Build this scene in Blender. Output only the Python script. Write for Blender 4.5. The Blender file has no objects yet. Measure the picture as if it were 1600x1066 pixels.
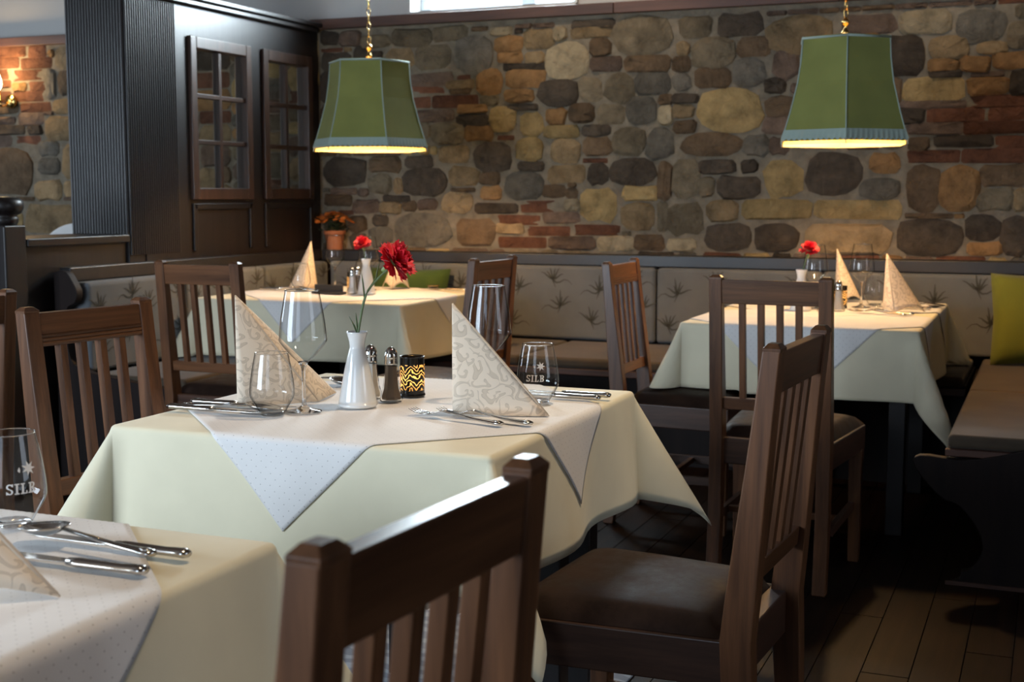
import bpy, bmesh, math, random
from mathutils import Vector, Matrix
rnd = random.Random(7)
PI = math.pi
sc = bpy.context.scene
C = sc.collection

# ---------------------------------------------------------------- camera
FPX = 2050.0
EYE = (0.0, 0.0, 1.22)
cam_d = bpy.data.cameras.new('camera')
cam = bpy.data.objects.new('camera', cam_d); C.objects.link(cam)
cam_d.sensor_width = 36.0
cam_d.lens = FPX * 36.0 / 1600.0
cam_d.clip_start = 0.05
cam.location = EYE
cam.rotation_euler = (PI / 2 - math.atan(228.0 / FPX), 0, math.radians(22.5))
cam_d.dof.use_dof = True
cam_d.dof.focus_distance = 2.62
cam_d.dof.aperture_fstop = 7.5
sc.camera = cam

# ---------------------------------------------------------------- sky, light, exposure
sc.view_settings.view_transform = 'Standard'
sc.view_settings.look = 'None'
sc.view_settings.gamma = 1.0
sc.view_settings.use_curve_mapping = False
sc.view_settings.exposure = 0.35
sc.cycles.max_bounces = 12
sc.cycles.transparent_max_bounces = 24
sc.cycles.transmission_bounces = 10
sc.cycles.sample_clamp_indirect = 6.0
sc.cycles.caustics_reflective = False
world = bpy.data.worlds.new('daylight'); sc.world = world
world.use_nodes = True
wb = world.node_tree.nodes['Background']
wb.inputs[0].default_value = (0.62, 0.78, 1.0, 1)
wb.inputs[1].default_value = 2.5

def area(name, loc, rot, sx, sy, power, col):
    l = bpy.data.lights.new(name, 'AREA'); l.shape = 'RECTANGLE'; l.size = sx; l.size_y = sy
    l.energy = power; l.color = col
    o = bpy.data.objects.new(name, l); C.objects.link(o); o.location = loc; o.rotation_euler = rot
    return o
DAY = (0.74, 0.87, 1.0)
# daylight that enters through the street windows behind the viewer, the window of the side room and the high window
area('daylight_street_window', (-3.75, -.75, 1.45), (PI / 2, 0, -.5), 1.8, 1.3, 112, DAY)
area('daylight_street_window', (-0.9, -1.26, 1.45), (PI / 2, 0, 0), 1.2, 1.3, 5, DAY)
area('daylight_side_window', (-7.86, 3.6, 1.7), (PI / 2, 0, -PI / 2), 1.7, 1.4, 48, DAY)
area('added_right_fill', (3.44, 1.9, 1.6), (PI / 2, 0, PI / 2), 1.7, 1.3, 6, (1.0, .88, .74))  # added warm fill from the right, not a known window
area('daylight_high_window', (-2.82, 6.78, 2.55), (PI / 2, 0, PI), 0.92, 0.62, 170, (0.72, 0.86, 1.0))

# ---------------------------------------------------------------- mesh helper
class MB:
    def __init__(self): self.v = []; self.f = []; self.uv = {}
    def add(self, vs, fs, uvs=None):
        b = len(self.v); self.v += [tuple(p) for p in vs]
        self.f += [tuple(b + i for i in q) for q in fs]
        if uvs:
            for i, q in enumerate(uvs): self.uv[b + i] = q
        return self
    def box(self, c, s, m=None):
        x, y, z = s[0] / 2, s[1] / 2, s[2] / 2
        vs = [Vector((a * x, b * y, d * z)) for d in (-1, 1) for b in (-1, 1) for a in (-1, 1)]
        if m is not None: vs = [m @ p for p in vs]
        vs = [p + Vector(c) for p in vs]
        return self.add(vs, [(0, 2, 3, 1), (4, 5, 7, 6), (0, 1, 5, 4), (2, 6, 7, 3), (0, 4, 6, 2), (1, 3, 7, 5)])
    def bb(self, x0, x1, y0, y1, z0, z1):
        return self.box(((x0 + x1) / 2, (y0 + y1) / 2, (z0 + z1) / 2), (abs(x1 - x0), abs(y1 - y0), abs(z1 - z0)))
    def lathe(self, prof, n=32, c=(0, 0, 0), m=None, cap0=False, cap1=False, ph=0.0):
        vs = []; fs = []
        for r, z in prof:
            for i in range(n):
                a = ph + 2 * PI * i / n
                vs.append(Vector((r * math.cos(a), r * math.sin(a), z)))
        if m is not None: vs = [m @ p for p in vs]
        vs = [p + Vector(c) for p in vs]
        for k in range(len(prof) - 1):
            for i in range(n):
                j = (i + 1) % n
                fs.append((k * n + i, k * n + j, (k + 1) * n + j, (k + 1) * n + i))
        if cap0: fs.append(tuple(reversed(range(n))))
        if cap1: fs.append(tuple((len(prof) - 1) * n + i for i in range(n)))
        return self.add(vs, fs)
    def sweep(self, path, rad, n=8, cap=True, up=None):
        """tube along points; rad = number, list, or list of (half width, half height)"""
        P = [Vector(p) for p in path]; K = len(P); vs = []; fs = []
        for k in range(K):
            t = (P[min(k + 1, K - 1)] - P[max(k - 1, 0)]).normalized()
            u = Vector(up) if up else (Vector((0, 0, 1)) if abs(t.z) < .9 else Vector((1, 0, 0)))
            s = t.cross(u).normalized(); w = s.cross(t).normalized()
            r = rad[k] if isinstance(rad, (list, tuple)) else rad
            rw, rh = r if isinstance(r, (list, tuple)) else (r, r)
            for i in range(n):
                a = 2 * PI * (i + .5) / n
                vs.append(P[k] + s * (rw * math.cos(a)) + w * (rh * math.sin(a)))
        for k in range(K - 1):
            for i in range(n):
                j = (i + 1) % n
                fs.append((k * n + i, k * n + j, (k + 1) * n + j, (k + 1) * n + i))
        if cap:
            fs.append(tuple(reversed(range(n)))); fs.append(tuple((K - 1) * n + i for i in range(n)))
        return self.add(vs, fs)
    def prism(self, poly, fn, t0, t1):
        """polygon (a,b) list placed by fn(a,b,t)"""
        n = len(poly)
        vs = [fn(a, b, t0) for a, b in poly] + [fn(a, b, t1) for a, b in poly]
        fs = [tuple(range(n)), tuple(reversed(range(n, 2 * n)))]
        fs += [(i, n + i, n + (i + 1) % n, (i + 1) % n) for i in range(n)]
        return self.add(vs, fs)
    def ico(self, c, r, s=(1, 1, 1)):
        n, m = 12, 8
        prof = [(r * math.sin(PI * k / m) + 1e-5, -r * math.cos(PI * k / m)) for k in range(m + 1)]
        return self.lathe(prof, n, c, Matrix.Diagonal(s))
    def build(self, name, mat, parent=None, smooth=False, bevel=0, seg=2, fix=True, solid=0, autosmooth=None):
        me = bpy.data.meshes.new(name); me.from_pydata(self.v, [], self.f)
        if self.uv:
            l = me.uv_layers.new(name='UVMap')
            for lp in me.loops: l.data[lp.index].uv = self.uv.get(lp.vertex_index, (0, 0))
        if fix:
            bm = bmesh.new(); bm.from_mesh(me); bmesh.ops.recalc_face_normals(bm, faces=bm.faces); bm.to_mesh(me); bm.free()
        if smooth:
            for p in me.polygons: p.use_smooth = True
        me.materials.append(MAT[mat] if isinstance(mat, str) else mat)
        o = bpy.data.objects.new(name, me); C.objects.link(o)
        if parent is not None: o.parent = parent
        if solid:
            q = o.modifiers.new('thickness', 'SOLIDIFY'); q.thickness = solid; q.offset = 0
        if bevel:
            q = o.modifiers.new('bevel', 'BEVEL'); q.width = bevel; q.segments = seg; q.limit_method = 'ANGLE'; q.angle_limit = .6
            for p in me.polygons: p.use_smooth = True
            q.harden_normals = True
        if autosmooth:
            me.set_sharp_from_angle(angle=autosmooth)
        return o

def thing(name, label, cat, loc=(0, 0, 0), rz=0, group=None):
    o = bpy.data.objects.new(name, None); C.objects.link(o); o.empty_display_size = .05
    o.location = loc; o.rotation_euler = (0, 0, rz)
    return tag(o, label, cat, group)
def tag(o, label, cat, group=None):
    o['label'] = label; o['category'] = cat
    if group: o['group'] = group
    return o
def struct(o, label=None, cat=None):
    o['kind'] = 'structure'
    if label: o['label'] = label
    if cat: o['category'] = cat
    return o
def dup(root, loc, rz, label, group=None):
    r = root.copy(); C.objects.link(r); r.location = loc; r.rotation_euler = (0, 0, rz); r['label'] = label
    if group: r['group'] = group
    for ch in root.children:
        c = ch.copy(); C.objects.link(c); c.parent = r
        for g in ch.children:
            d = g.copy(); C.objects.link(d); d.parent = c
    return r

# ---------------------------------------------------------------- materials
MAT = {}
def mat(name, col=(.5, .5, .5), rough=.5, metal=0.0, spec=.5, **kw):
    m = bpy.data.materials.new(name); m.use_nodes = True; MAT[name] = m
    b = m.node_tree.nodes['Principled BSDF']
    b.inputs['Base Color'].default_value = (*col, 1); b.inputs['Roughness'].default_value = rough
    b.inputs['Metallic'].default_value = metal; b.inputs['Specular IOR Level'].default_value = spec
    for k, v in kw.items():
        b.inputs[k.replace('_', ' ')].default_value = v
    return m, m.node_tree, b
def nd(nt, t, **kw):
    n = nt.nodes.new('ShaderNode' + t)
    for k, v in kw.items():
        if hasattr(n, k): setattr(n, k, v)
        else: n.inputs[k.replace('_', ' ')].default_value = v
    return n
def lk(nt, a, b): nt.links.new(a, b)
def ramp(nt, fac, stops):
    r = nt.nodes.new('ShaderNodeValToRGB'); e = r.color_ramp.elements
    while len(e) > len(stops): e.remove(e[-1])
    while len(e) < len(stops): e.new(1)
    for q, (p, c) in zip(e, stops): q.position = p; q.color = (*c, 1) if len(c) == 3 else c
    lk(nt, fac, r.inputs[0]); return r
def coords(nt, scale, shift=True, kind='Object'):
    tc = nd(nt, 'TexCoord'); mp = nd(nt, 'Mapping'); mp.inputs['Scale'].default_value = scale
    if shift:
        oi = nd(nt, 'ObjectInfo'); ml = nd(nt, 'Math', operation='MULTIPLY'); ml.inputs[1].default_value = 17.0
        lk(nt, oi.outputs['Random'], ml.inputs[0]); ad = nd(nt, 'VectorMath', operation='ADD')
        lk(nt, tc.outputs[kind], ad.inputs[0]); lk(nt, ml.outputs[0], ad.inputs[1]); lk(nt, ad.outputs[0], mp.inputs[0])
    else: lk(nt, tc.outputs[kind], mp.inputs[0])
    return mp.outputs[0]
def bump(nt, b, h, strength, dist):
    n = nd(nt, 'Bump'); n.inputs['Strength'].default_value = strength; n.inputs['Distance'].default_value = dist
    lk(nt, h, n.inputs['Height']); lk(nt, n.outputs[0], b.inputs['Normal'])
def wood(name, dark, light, scale, rough=.35, coat=.25, bs=.25):
    m, nt, b = mat(name, light, rough)
    v = coords(nt, scale)
    n = nd(nt, 'TexNoise', Scale=1.0, Detail=7.0, Roughness=.62, Distortion=.4); lk(nt, v, n.inputs['Vector'])
    r = ramp(nt, n.outputs[0], [(.3, dark), (.52, [(a + c) / 2 for a, c in zip(dark, light)]), (.72, light)])
    oi = nd(nt, 'ObjectInfo'); mr = nd(nt, 'MapRange'); mr.inputs['To Min'].default_value = .82; mr.inputs['To Max'].default_value = 1.18
    lk(nt, oi.outputs['Random'], mr.inputs[0]); hs = nd(nt, 'HueSaturation'); lk(nt, mr.outputs[0], hs.inputs['Value'])
    lk(nt, r.outputs[0], hs.inputs['Color']); lk(nt, hs.outputs[0], b.inputs['Base Color'])
    b.inputs['Coat Weight'].default_value = coat; b.inputs['Coat Roughness'].default_value = .22
    bump(nt, b, n.outputs[0], bs, .002)
    return m
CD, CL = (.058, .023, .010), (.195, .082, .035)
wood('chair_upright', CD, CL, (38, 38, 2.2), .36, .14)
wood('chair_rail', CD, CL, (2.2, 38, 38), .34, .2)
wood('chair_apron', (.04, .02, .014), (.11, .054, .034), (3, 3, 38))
PD, PL = (.006, .004, .004), (.014, .009, .008)
wood('panel_upright', PD, PL, (26, 26, 1.3), .42, .14, .35)
wood('panel_level', PD, PL, (1.3, 1.3, 26), .42, .2, .35)
wood('ceiling_wood', (.05, .03, .02), (.12, .075, .05), (2, 14, 14), .6, 0)
wood('window_wood', (.03, .014, .009), (.075, .036, .022), (26, 26, 2), .4, .3)
wood('trim_wood', (.045, .020, .013), (.125, .056, .036), (1.5, 20, 20), .55, .05)
wood('rail_wood', (.007, .006, .007), (.016, .013, .013), (1.2, 20, 20), .45, .15)
wood('plank_wood', (.004, .002, .0015), (.022, .0098, .005), (34, 1.8, 10), .5, .0, .15)
for q_ in ('chair_upright', 'chair_rail', 'chair_apron'): MAT[q_].node_tree.nodes['Principled BSDF'].inputs['Specular IOR Level'].default_value = .38
MAT['plank_wood'].node_tree.nodes['Principled BSDF'].inputs['Specular IOR Level'].default_value = .08
wood('bench_wood', (.009, .006, .006), (.020, .012, .010), (20, 20, 1.5), .62, 0, .3)
MAT['bench_wood'].node_tree.nodes['Principled BSDF'].inputs['Specular IOR Level'].default_value = .2

def cloth(name, col, rough=.8, weave=900, bs=.12, vary=.06, sheen=.15):
    m, nt, b = mat(name, col, rough, spec=.25)
    v = coords(nt, (1, 1, 1), False)
    w = nd(nt, 'TexNoise', Scale=weave, Detail=1.0); lk(nt, v, w.inputs['Vector'])
    n = nd(nt, 'TexNoise', Scale=7.0, Detail=3.0); lk(nt, v, n.inputs['Vector'])
    r = ramp(nt, n.outputs[0], [(.3, [c * (1 - vary) for c in col]), (.7, [min(1, c * (1 + vary * .5)) for c in col])])
    lk(nt, r.outputs[0], b.inputs['Base Color'])
    b.inputs['Sheen Weight'].default_value = sheen
    bump(nt, b, w.outputs[0], bs, .001)
    return m, nt, b
cloth('cloth_cream', (.81, .75, .555))
m, nt, b = cloth('cloth_white', (.80, .785, .77))
tc = nd(nt, 'TexCoord'); s1 = nd(nt, 'VectorMath', operation='SCALE'); s1.inputs['Scale'].default_value = 62
lk(nt, tc.outputs['UV'], s1.inputs[0]); fr = nd(nt, 'VectorMath', operation='FRACTION'); lk(nt, s1.outputs[0], fr.inputs[0])
ds = nd(nt, 'VectorMath', operation='DISTANCE'); ds.inputs[1].default_value = (.5, .5, 0); lk(nt, fr.outputs[0], ds.inputs[0])
dot = nd(nt, 'Math', operation='LESS_THAN'); dot.inputs[1].default_value = .072; lk(nt, ds.outputs['Value'], dot.inputs[0])
mx = nd(nt, 'Mix', data_type='RGBA'); lk(nt, dot.outputs[0], mx.inputs[0])
src = b.inputs['Base Color'].links[0].from_socket; lk(nt, src, mx.inputs[6]); mx.inputs[7].default_value = (.46, .44, .43, 1)
lk(nt, mx.outputs[2], b.inputs['Base Color'])
rr = nd(nt, 'MapRange'); rr.inputs['To Min'].default_value = .8; rr.inputs['To Max'].default_value = .3
lk(nt, dot.outputs[0], rr.inputs[0]); lk(nt, rr.outputs[0], b.inputs['Roughness'])
cloth('bench_fabric', (.130, .140, .150), .9, 260, .35, .12)
mat('bench_print', (.052, .053, .047), .9)
cloth('seat_fabric', (.075, .056, .038), .85, 300, .3, .25)
cloth('pillow_lime', (.14, .15, .018), .85, 300, .3)
cloth('pillow_green', (.05, .09, .02), .85, 300, .3)
cloth('pillow_olive', (.13, .10, .06), .85, 300, .3)
cloth('shade_green', (.25, .265, .075), .85, 420, .35, .12)
cloth('shade_lace', (.33, .41, .36), .8, 500, .4)
cloth('white_cover', (.75, .74, .72), .8)
m, nt, b = mat('shade_lining', (.85, .64, .32), .7)
tl = nd(nt, 'BsdfTranslucent'); tl.inputs[0].default_value = (.9, .62, .22, 1); mx = nd(nt, 'MixShader'); mx.inputs[0].default_value = .45
lk(nt, b.outputs[0], mx.inputs[1]); lk(nt, tl.outputs[0], mx.inputs[2]); lk(nt, mx.outputs[0], nt.nodes['Material Output'].inputs[0])
m, nt, b = mat('leather', (.050, .030, .022), .42, spec=.10)
v = coords(nt, (1, 1, 1)); n = nd(nt, 'TexNoise', Scale=9.0, Detail=5.0, Roughness=.7); lk(nt, v, n.inputs['Vector'])
r = ramp(nt, n.outputs[0], [(.35, (.016, .009, .007)), (.65, (.036, .020, .014))]); lk(nt, r.outputs[0], b.inputs['Base Color'])
n2 = nd(nt, 'TexNoise', Scale=320.0, Detail=2.0); lk(nt, v, n2.inputs['Vector']); bump(nt, b, n2.outputs[0], .25, .001)
r2 = ramp(nt, n.outputs[0], [(.4, (.42,) * 3), (.6, (.62,) * 3)]); lk(nt, r2.outputs[0], b.inputs['Roughness'])

# napkin paper printed with scrolls
m, nt, b = mat('napkin_paper', (.7, .6, .48), .85, spec=.2)
tc = nd(nt, 'TexCoord'); wn = nd(nt, 'TexNoise', Scale=16.0, Detail=1.5); lk(nt, tc.outputs['UV'], wn.inputs['Vector'])
wa = nd(nt, 'VectorMath', operation='MULTIPLY_ADD'); wa.inputs[1].default_value = (.075, .075, 0); lk(nt, wn.outputs['Color'], wa.inputs[0]); lk(nt, tc.outputs['UV'], wa.inputs[2])
sv = nd(nt, 'VectorMath', operation='SCALE'); sv.inputs['Scale'].default_value = 32; lk(nt, wa.outputs[0], sv.inputs[0])
vo = nd(nt, 'TexVoronoi', voronoi_dimensions='2D', Scale=1.0, Randomness=.9); lk(nt, sv.outputs[0], vo.inputs['Vector'])
sb = nd(nt, 'VectorMath', operation='SUBTRACT'); lk(nt, sv.outputs[0], sb.inputs[0]); lk(nt, vo.outputs['Position'], sb.inputs[1])
sp = nd(nt, 'SeparateXYZ'); lk(nt, sb.outputs[0], sp.inputs[0])
at = nd(nt, 'Math', operation='ARCTAN2'); lk(nt, sp.outputs[1], at.inputs[0]); lk(nt, sp.outputs[0], at.inputs[1])
ma = nd(nt, 'Math', operation='MULTIPLY_ADD'); ma.inputs[1].default_value = 9.5; lk(nt, vo.outputs['Distance'], ma.inputs[0]); lk(nt, at.outputs[0], ma.inputs[2])
sn = nd(nt, 'Math', operation='SINE'); lk(nt, ma.outputs[0], sn.inputs[0])
r = ramp(nt, sn.outputs[0], [(.0, (.82, .69, .545)), (.42, (.82, .69, .545)), (.54, (.56, .455, .35)), (.80, (.64, .53, .41)), (.92, (.67, .555, .43))])
lk(nt, r.outputs[0], b.inputs['Base Color'])

# stones of the wall: one material for each kind of stone
STONE = {'t': (.30, .215, .125), 'y': (.36, .26, .125), 'w': (.36, .295, .20), 'n': (.185, .15, .105), 'g': (.15, .135, .115),
         'd': (.082, .064, .050), 'b': (.145, .098, .062), 'r': (.165, .072, .044), 'p': (.165, .115, .09), 'o': (.29, .165, .075)}
for k, c in STONE.items():
    c = (c[0] * .98, c[1] * .96, c[2] * .90)
    m, nt, b = mat('stone_' + k, c, .88, spec=.25)
    v = coords(nt, (1, 1, 1)); n = nd(nt, 'TexNoise', Scale=11.0, Detail=7.0, Roughness=.65); lk(nt, v, n.inputs['Vector'])
    r = ramp(nt, n.outputs[0], [(.28, [a * .55 for a in c]), (.5, c), (.75, [min(1, a * 1.35) for a in c])])
    oi = nd(nt, 'ObjectInfo'); mr = nd(nt, 'MapRange'); mr.inputs['To Min'].default_value = .75; mr.inputs['To Max'].default_value = 1.25
    lk(nt, oi.outputs['Random'], mr.inputs[0]); hs = nd(nt, 'HueSaturation'); lk(nt, mr.outputs[0], hs.inputs['Value'])
    lk(nt, r.outputs[0], hs.inputs['Color']); lk(nt, hs.outputs[0], b.inputs['Base Color'])
    n2 = nd(nt, 'TexNoise', Scale=15.0, Detail=8.0, Roughness=.66, Distortion=.6); lk(nt, v, n2.inputs['Vector']); bump(nt, b, n2.outputs[0], 1.0, .035)
m, nt, b = mat('mortar', (.17, .14, .105), .95, spec=.2)
v = coords(nt, (1, 1, 1), False); n = nd(nt, 'TexNoise', Scale=14.0, Detail=6.0); lk(nt, v, n.inputs['Vector'])
r = ramp(nt, n.outputs[0], [(.3, (.15, .125, .092)), (.7, (.25, .21, .155))]); lk(nt, r.outputs[0], b.inputs['Base Color'])
n2 = nd(nt, 'TexNoise', Scale=60.0, Detail=4.0); lk(nt, v, n2.inputs['Vector']); bump(nt, b, n2.outputs[0], .7, .01)
m, nt, b = mat('plaster', (.50, .49, .47), .9, spec=.2)
v = coords(nt, (1, 1, 1), False); n = nd(nt, 'TexNoise', Scale=40.0, Detail=4.0); lk(nt, v, n.inputs['Vector']); bump(nt, b, n.outputs[0], .2, .004)
# plank floor beyond the modelled boards
m, nt, b = mat('floor_boards', (.05, .025, .014), .5, spec=.08)
v = coords(nt, (1, 1, 1), False); mp = nd(nt, 'Mapping'); mp.inputs['Rotation'].default_value = (0, 0, PI / 2); lk(nt, v, mp.inputs[0])
br = nd(nt, 'TexBrick', Scale=1.0); br.inputs['Color1'].default_value = (.022, .011, .006, 1); br.inputs['Color2'].default_value = (.012, .006, .004, 1); br.inputs['Mortar'].default_value = (.006, .003, .002, 1)
br.inputs['Brick Width'].default_value = 1.2; br.inputs['Row Height'].default_value = .12; br.inputs['Mortar Size'].default_value = .002
lk(nt, mp.outputs[0], br.inputs['Vector']); lk(nt, br.outputs[0], b.inputs['Base Color'])
# light patterned rug
m, nt, b = mat('rug_weave', (.4, .44, .5), .9)
v = coords(nt, (14, 14, 14), False); w = nd(nt, 'TexWave', wave_type='RINGS', Scale=.35, Distortion=9.0, Detail=1.5); lk(nt, v, w.inputs['Vector'])
r = ramp(nt, w.outputs[0], [(.35, (.42, .47, .54)), (.55, (.26, .30, .37))]); lk(nt, r.outputs[0], b.inputs['Base Color'])

mat('steel', (.62, .60, .57), .16, 1.0)
mat('chrome', (.75, .74, .72), .10, 1.0)
mat('brass', (.72, .48, .16), .2, 1.0)
mat('porcelain', (.80, .81, .80), .12, Coat_Weight=.5)
mat('black_gloss', (.008, .007, .007), .2)
mat('black_card', (.014, .012, .012), .5)
mat('pepper_grain', (.12, .085, .06), .9)
mat('salt_grain', (.62, .58, .52), .9)
mat('terracotta', (.36, .12, .05), .8)
mat('stem_green', (.12, .17, .07), .55)
mat('calyx_green', (.22, .30, .11), .5)
mat('leaf_green', (.035, .06, .025), .6)
mat('orange_bloom', (.62, .17, .02), .7)
mat('wax', (.8, .72, .55), .5)
mat('frosted_print', (.85, .87, .88), .6)
mat('window_paint', (.55, .62, .70), .4)
m, nt, b = mat('carnation_red', (.52, .012, .022), .6)
v = coords(nt, (1, 1, 1)); n = nd(nt, 'TexNoise', Scale=60.0, Detail=2.0); lk(nt, v, n.inputs['Vector'])
r = ramp(nt, n.outputs[0], [(.3, (.55, .008, .022)), (.7, (.80, .03, .05))]); lk(nt, r.outputs[0], b.inputs['Base Color'])
b.inputs['Subsurface Weight'].default_value = 0.0
def emit(name, col, s):
    m, nt, b = mat(name, col, .5); b.inputs['Emission Color'].default_value = (*col, 1); b.inputs['Emission Strength'].default_value = s
emit('bulb_glow', (1.0, .68, .30), 14)
emit('candle_bulb_glow', (1.0, .75, .40), 40)
emit('flame_glow', (1.0, .55, .16), 12)
# thin glass: clear pane that reflects more at grazing angles
def thin_glass(name, tint, edge):
    m = bpy.data.materials.new(name); m.use_nodes = True; MAT[name] = m; nt = m.node_tree; nt.nodes.clear()
    out = nd(nt, 'OutputMaterial'); tr = nd(nt, 'BsdfTransparent'); gl = nd(nt, 'BsdfGlossy'); gl.inputs['Roughness'].default_value = .02
    lw = nd(nt, 'LayerWeight', Blend=.5); mx = nd(nt, 'MixShader')
    r = ramp(nt, lw.outputs['Facing'], [(.50, tint), (.93, edge)]); lk(nt, r.outputs[0], tr.inputs['Color'])
    p5 = nd(nt, 'Math', operation='POWER'); p5.inputs[1].default_value = 5.0; lk(nt, lw.outputs['Facing'], p5.inputs[0])
    sch = nd(nt, 'Math', operation='MULTIPLY_ADD'); sch.inputs[1].default_value = .93; sch.inputs[2].default_value = .045; lk(nt, p5.outputs[0], sch.inputs[0])
    lk(nt, sch.outputs[0], mx.inputs[0]); lk(nt, tr.outputs[0], mx.inputs[1]); lk(nt, gl.outputs[0], mx.inputs[2]); lk(nt, mx.outputs[0], out.inputs[0])
thin_glass('thin_glass', (.985, .99, .99), (.26, .27, .27))
thin_glass('pane_glass', (.90, .89, .86), (.7, .7, .68))
mat('solid_glass', (1, 1, 1), .01, Transmission_Weight=1.0, IOR=1.48)
# candle glass: black print with wavy clear slots that glow from the flame inside
m = bpy.data.materials.new('candle_glass'); m.use_nodes = True; MAT['candle_glass'] = m; nt = m.node_tree; nt.nodes.clear()
out = nd(nt, 'OutputMaterial'); bl = nd(nt, 'BsdfPrincipled'); bl.inputs['Base Color'].default_value = (.008, .007, .006, 1); bl.inputs['Roughness'].default_value = .15
tl = nd(nt, 'BsdfTranslucent'); tl.inputs[0].default_value = (.75, .55, .32, 1); mx = nd(nt, 'MixShader')
uvn = nd(nt, 'TexCoord'); mp = nd(nt, 'Mapping'); mp.inputs['Scale'].default_value = (1, 1, 1); lk(nt, uvn.outputs['UV'], mp.inputs[0])
sx = nd(nt, 'SeparateXYZ'); lk(nt, mp.outputs[0], sx.inputs[0])
zz = nd(nt, 'Math', operation='PINGPONG'); zz.inputs[1].default_value = .16; lk(nt, sx.outputs[0], zz.inputs[0])
nz = nd(nt, 'TexNoise', Scale=7.0, Detail=1.0); lk(nt, uvn.outputs['UV'], nz.inputs['Vector'])
k1 = nd(nt, 'Math', operation='MULTIPLY_ADD'); k1.inputs[1].default_value = .9; lk(nt, zz.outputs[0], k1.inputs[0]); lk(nt, sx.outputs[1], k1.inputs[2])
k2 = nd(nt, 'Math', operation='MULTIPLY_ADD'); k2.inputs[1].default_value = .24; lk(nt, nz.outputs[0], k2.inputs[0]); lk(nt, k1.outputs[0], k2.inputs[2])
k3 = nd(nt, 'Math', operation='MULTIPLY'); k3.inputs[1].default_value = 50.0; lk(nt, k2.outputs[0], k3.inputs[0])
k4 = nd(nt, 'Math', operation='SINE'); lk(nt, k3.outputs[0], k4.inputs[0])
th = nd(nt, 'Math', operation='GREATER_THAN'); th.inputs[1].default_value = .55; lk(nt, k4.outputs[0], th.inputs[0])
hi = nd(nt, 'Math', operation='LESS_THAN'); hi.inputs[1].default_value = .80; lk(nt, sx.outputs[1], hi.inputs[0])
mm = nd(nt, 'Math', operation='MULTIPLY'); lk(nt, th.outputs[0], mm.inputs[0]); lk(nt, hi.outputs[0], mm.inputs[1])
lo = nd(nt, 'Math', operation='GREATER_THAN'); lo.inputs[1].default_value = .10; lk(nt, sx.outputs[1], lo.inputs[0])
m2 = nd(nt, 'Math', operation='MULTIPLY'); lk(nt, mm.outputs[0], m2.inputs[0]); lk(nt, lo.outputs[0], m2.inputs[1])
lk(nt, m2.outputs[0], mx.inputs[0]); lk(nt, bl.outputs[0], mx.inputs[1]); lk(nt, tl.outputs[0], mx.inputs[2]); lk(nt, mx.outputs[0], out.inputs[0])
# lamp shade fabric lets a little lamp light through
m = MAT['shade_green']; nt = m.node_tree; b = nt.nodes['Principled BSDF']; o_ = nt.nodes['Material Output']
tl = nd(nt, 'BsdfTranslucent'); tl.inputs[0].default_value = (.20, .22, .03, 1); mx = nd(nt, 'MixShader'); mx.inputs[0].default_value = .12
lk(nt, b.outputs[0], mx.inputs[1]); lk(nt, tl.outputs[0], mx.inputs[2]); lk(nt, mx.outputs[0], o_.inputs[0])

def point(name, loc, power, col, r, parent):
    l = bpy.data.lights.new(name, 'POINT'); l.energy = power; l.color = col; l.shadow_soft_size = r
    o = bpy.data.objects.new(name, l); C.objects.link(o); o.location = loc; o.parent = parent

# ================================================================ the room
WY = 6.5                                            # face of the stone wall
PX = -3.864                                         # face of the wooden partition
CEIL = 2.95
# floor: dark boards, the nearest ones built one by one
fl = struct(MB().bb(-8, 3.6, -1.5, 6.9, -.1, -.004).build('floor', 'floor_boards'))
plank_mesh = {}
for ix in range(28):
    x = -2.46 + ix * .12
    y = 1.75 - (ix * .47 % 1.2)
    while y < 5.75:
        L = 1.196
        o = None
        key = 'a'
        if key not in plank_mesh:
            o = MB().bb(-.0592, .0592, 0, L, -.02, 0).build('floor_plank', 'plank_wood', fl, bevel=.0012, seg=1); plank_mesh[key] = o
        else:
            o = plank_mesh[key].copy(); C.objects.link(o)
        o.location = (x + .06, y, 0)
        y += 1.2

# back wall with the high window
W0, W1, WZ0, WZ1 = -3.30, -2.33, 2.20, 2.85
wall = MB()
wall.bb(-8, 3.6, WY - .006, WY + .32, 0, 2.16)
wallo = struct(wall.build('wall_back', 'mortar'))
up = MB()
up.bb(-8, W0, WY + .02, WY + .32, 2.16, CEIL); up.bb(W1, 3.6, WY + .02, WY + .32, 2.16, CEIL)
up.bb(W0, W1, WY + .02, WY + .32, WZ1, CEIL); up.bb(W0, W1, WY + .02, WY + .32, 2.16, WZ0)
up.build('plaster_band', 'plaster', wallo)
# timber trim between stone and plaster, in lengths
for i, (a, b_) in enumerate([(-8, -5.6), (-5.6, -3.95), (-3.90, -2.12), (-2.12, -1.0), (-1.0, .9), (.9, 3.6)]):
    struct(MB().bb(a + .001, b_ - .001, WY - .045, WY + .018, 2.135, 2.19).build('trim_%d' % (i + 1), 'trim_wood', bevel=.004))
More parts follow.
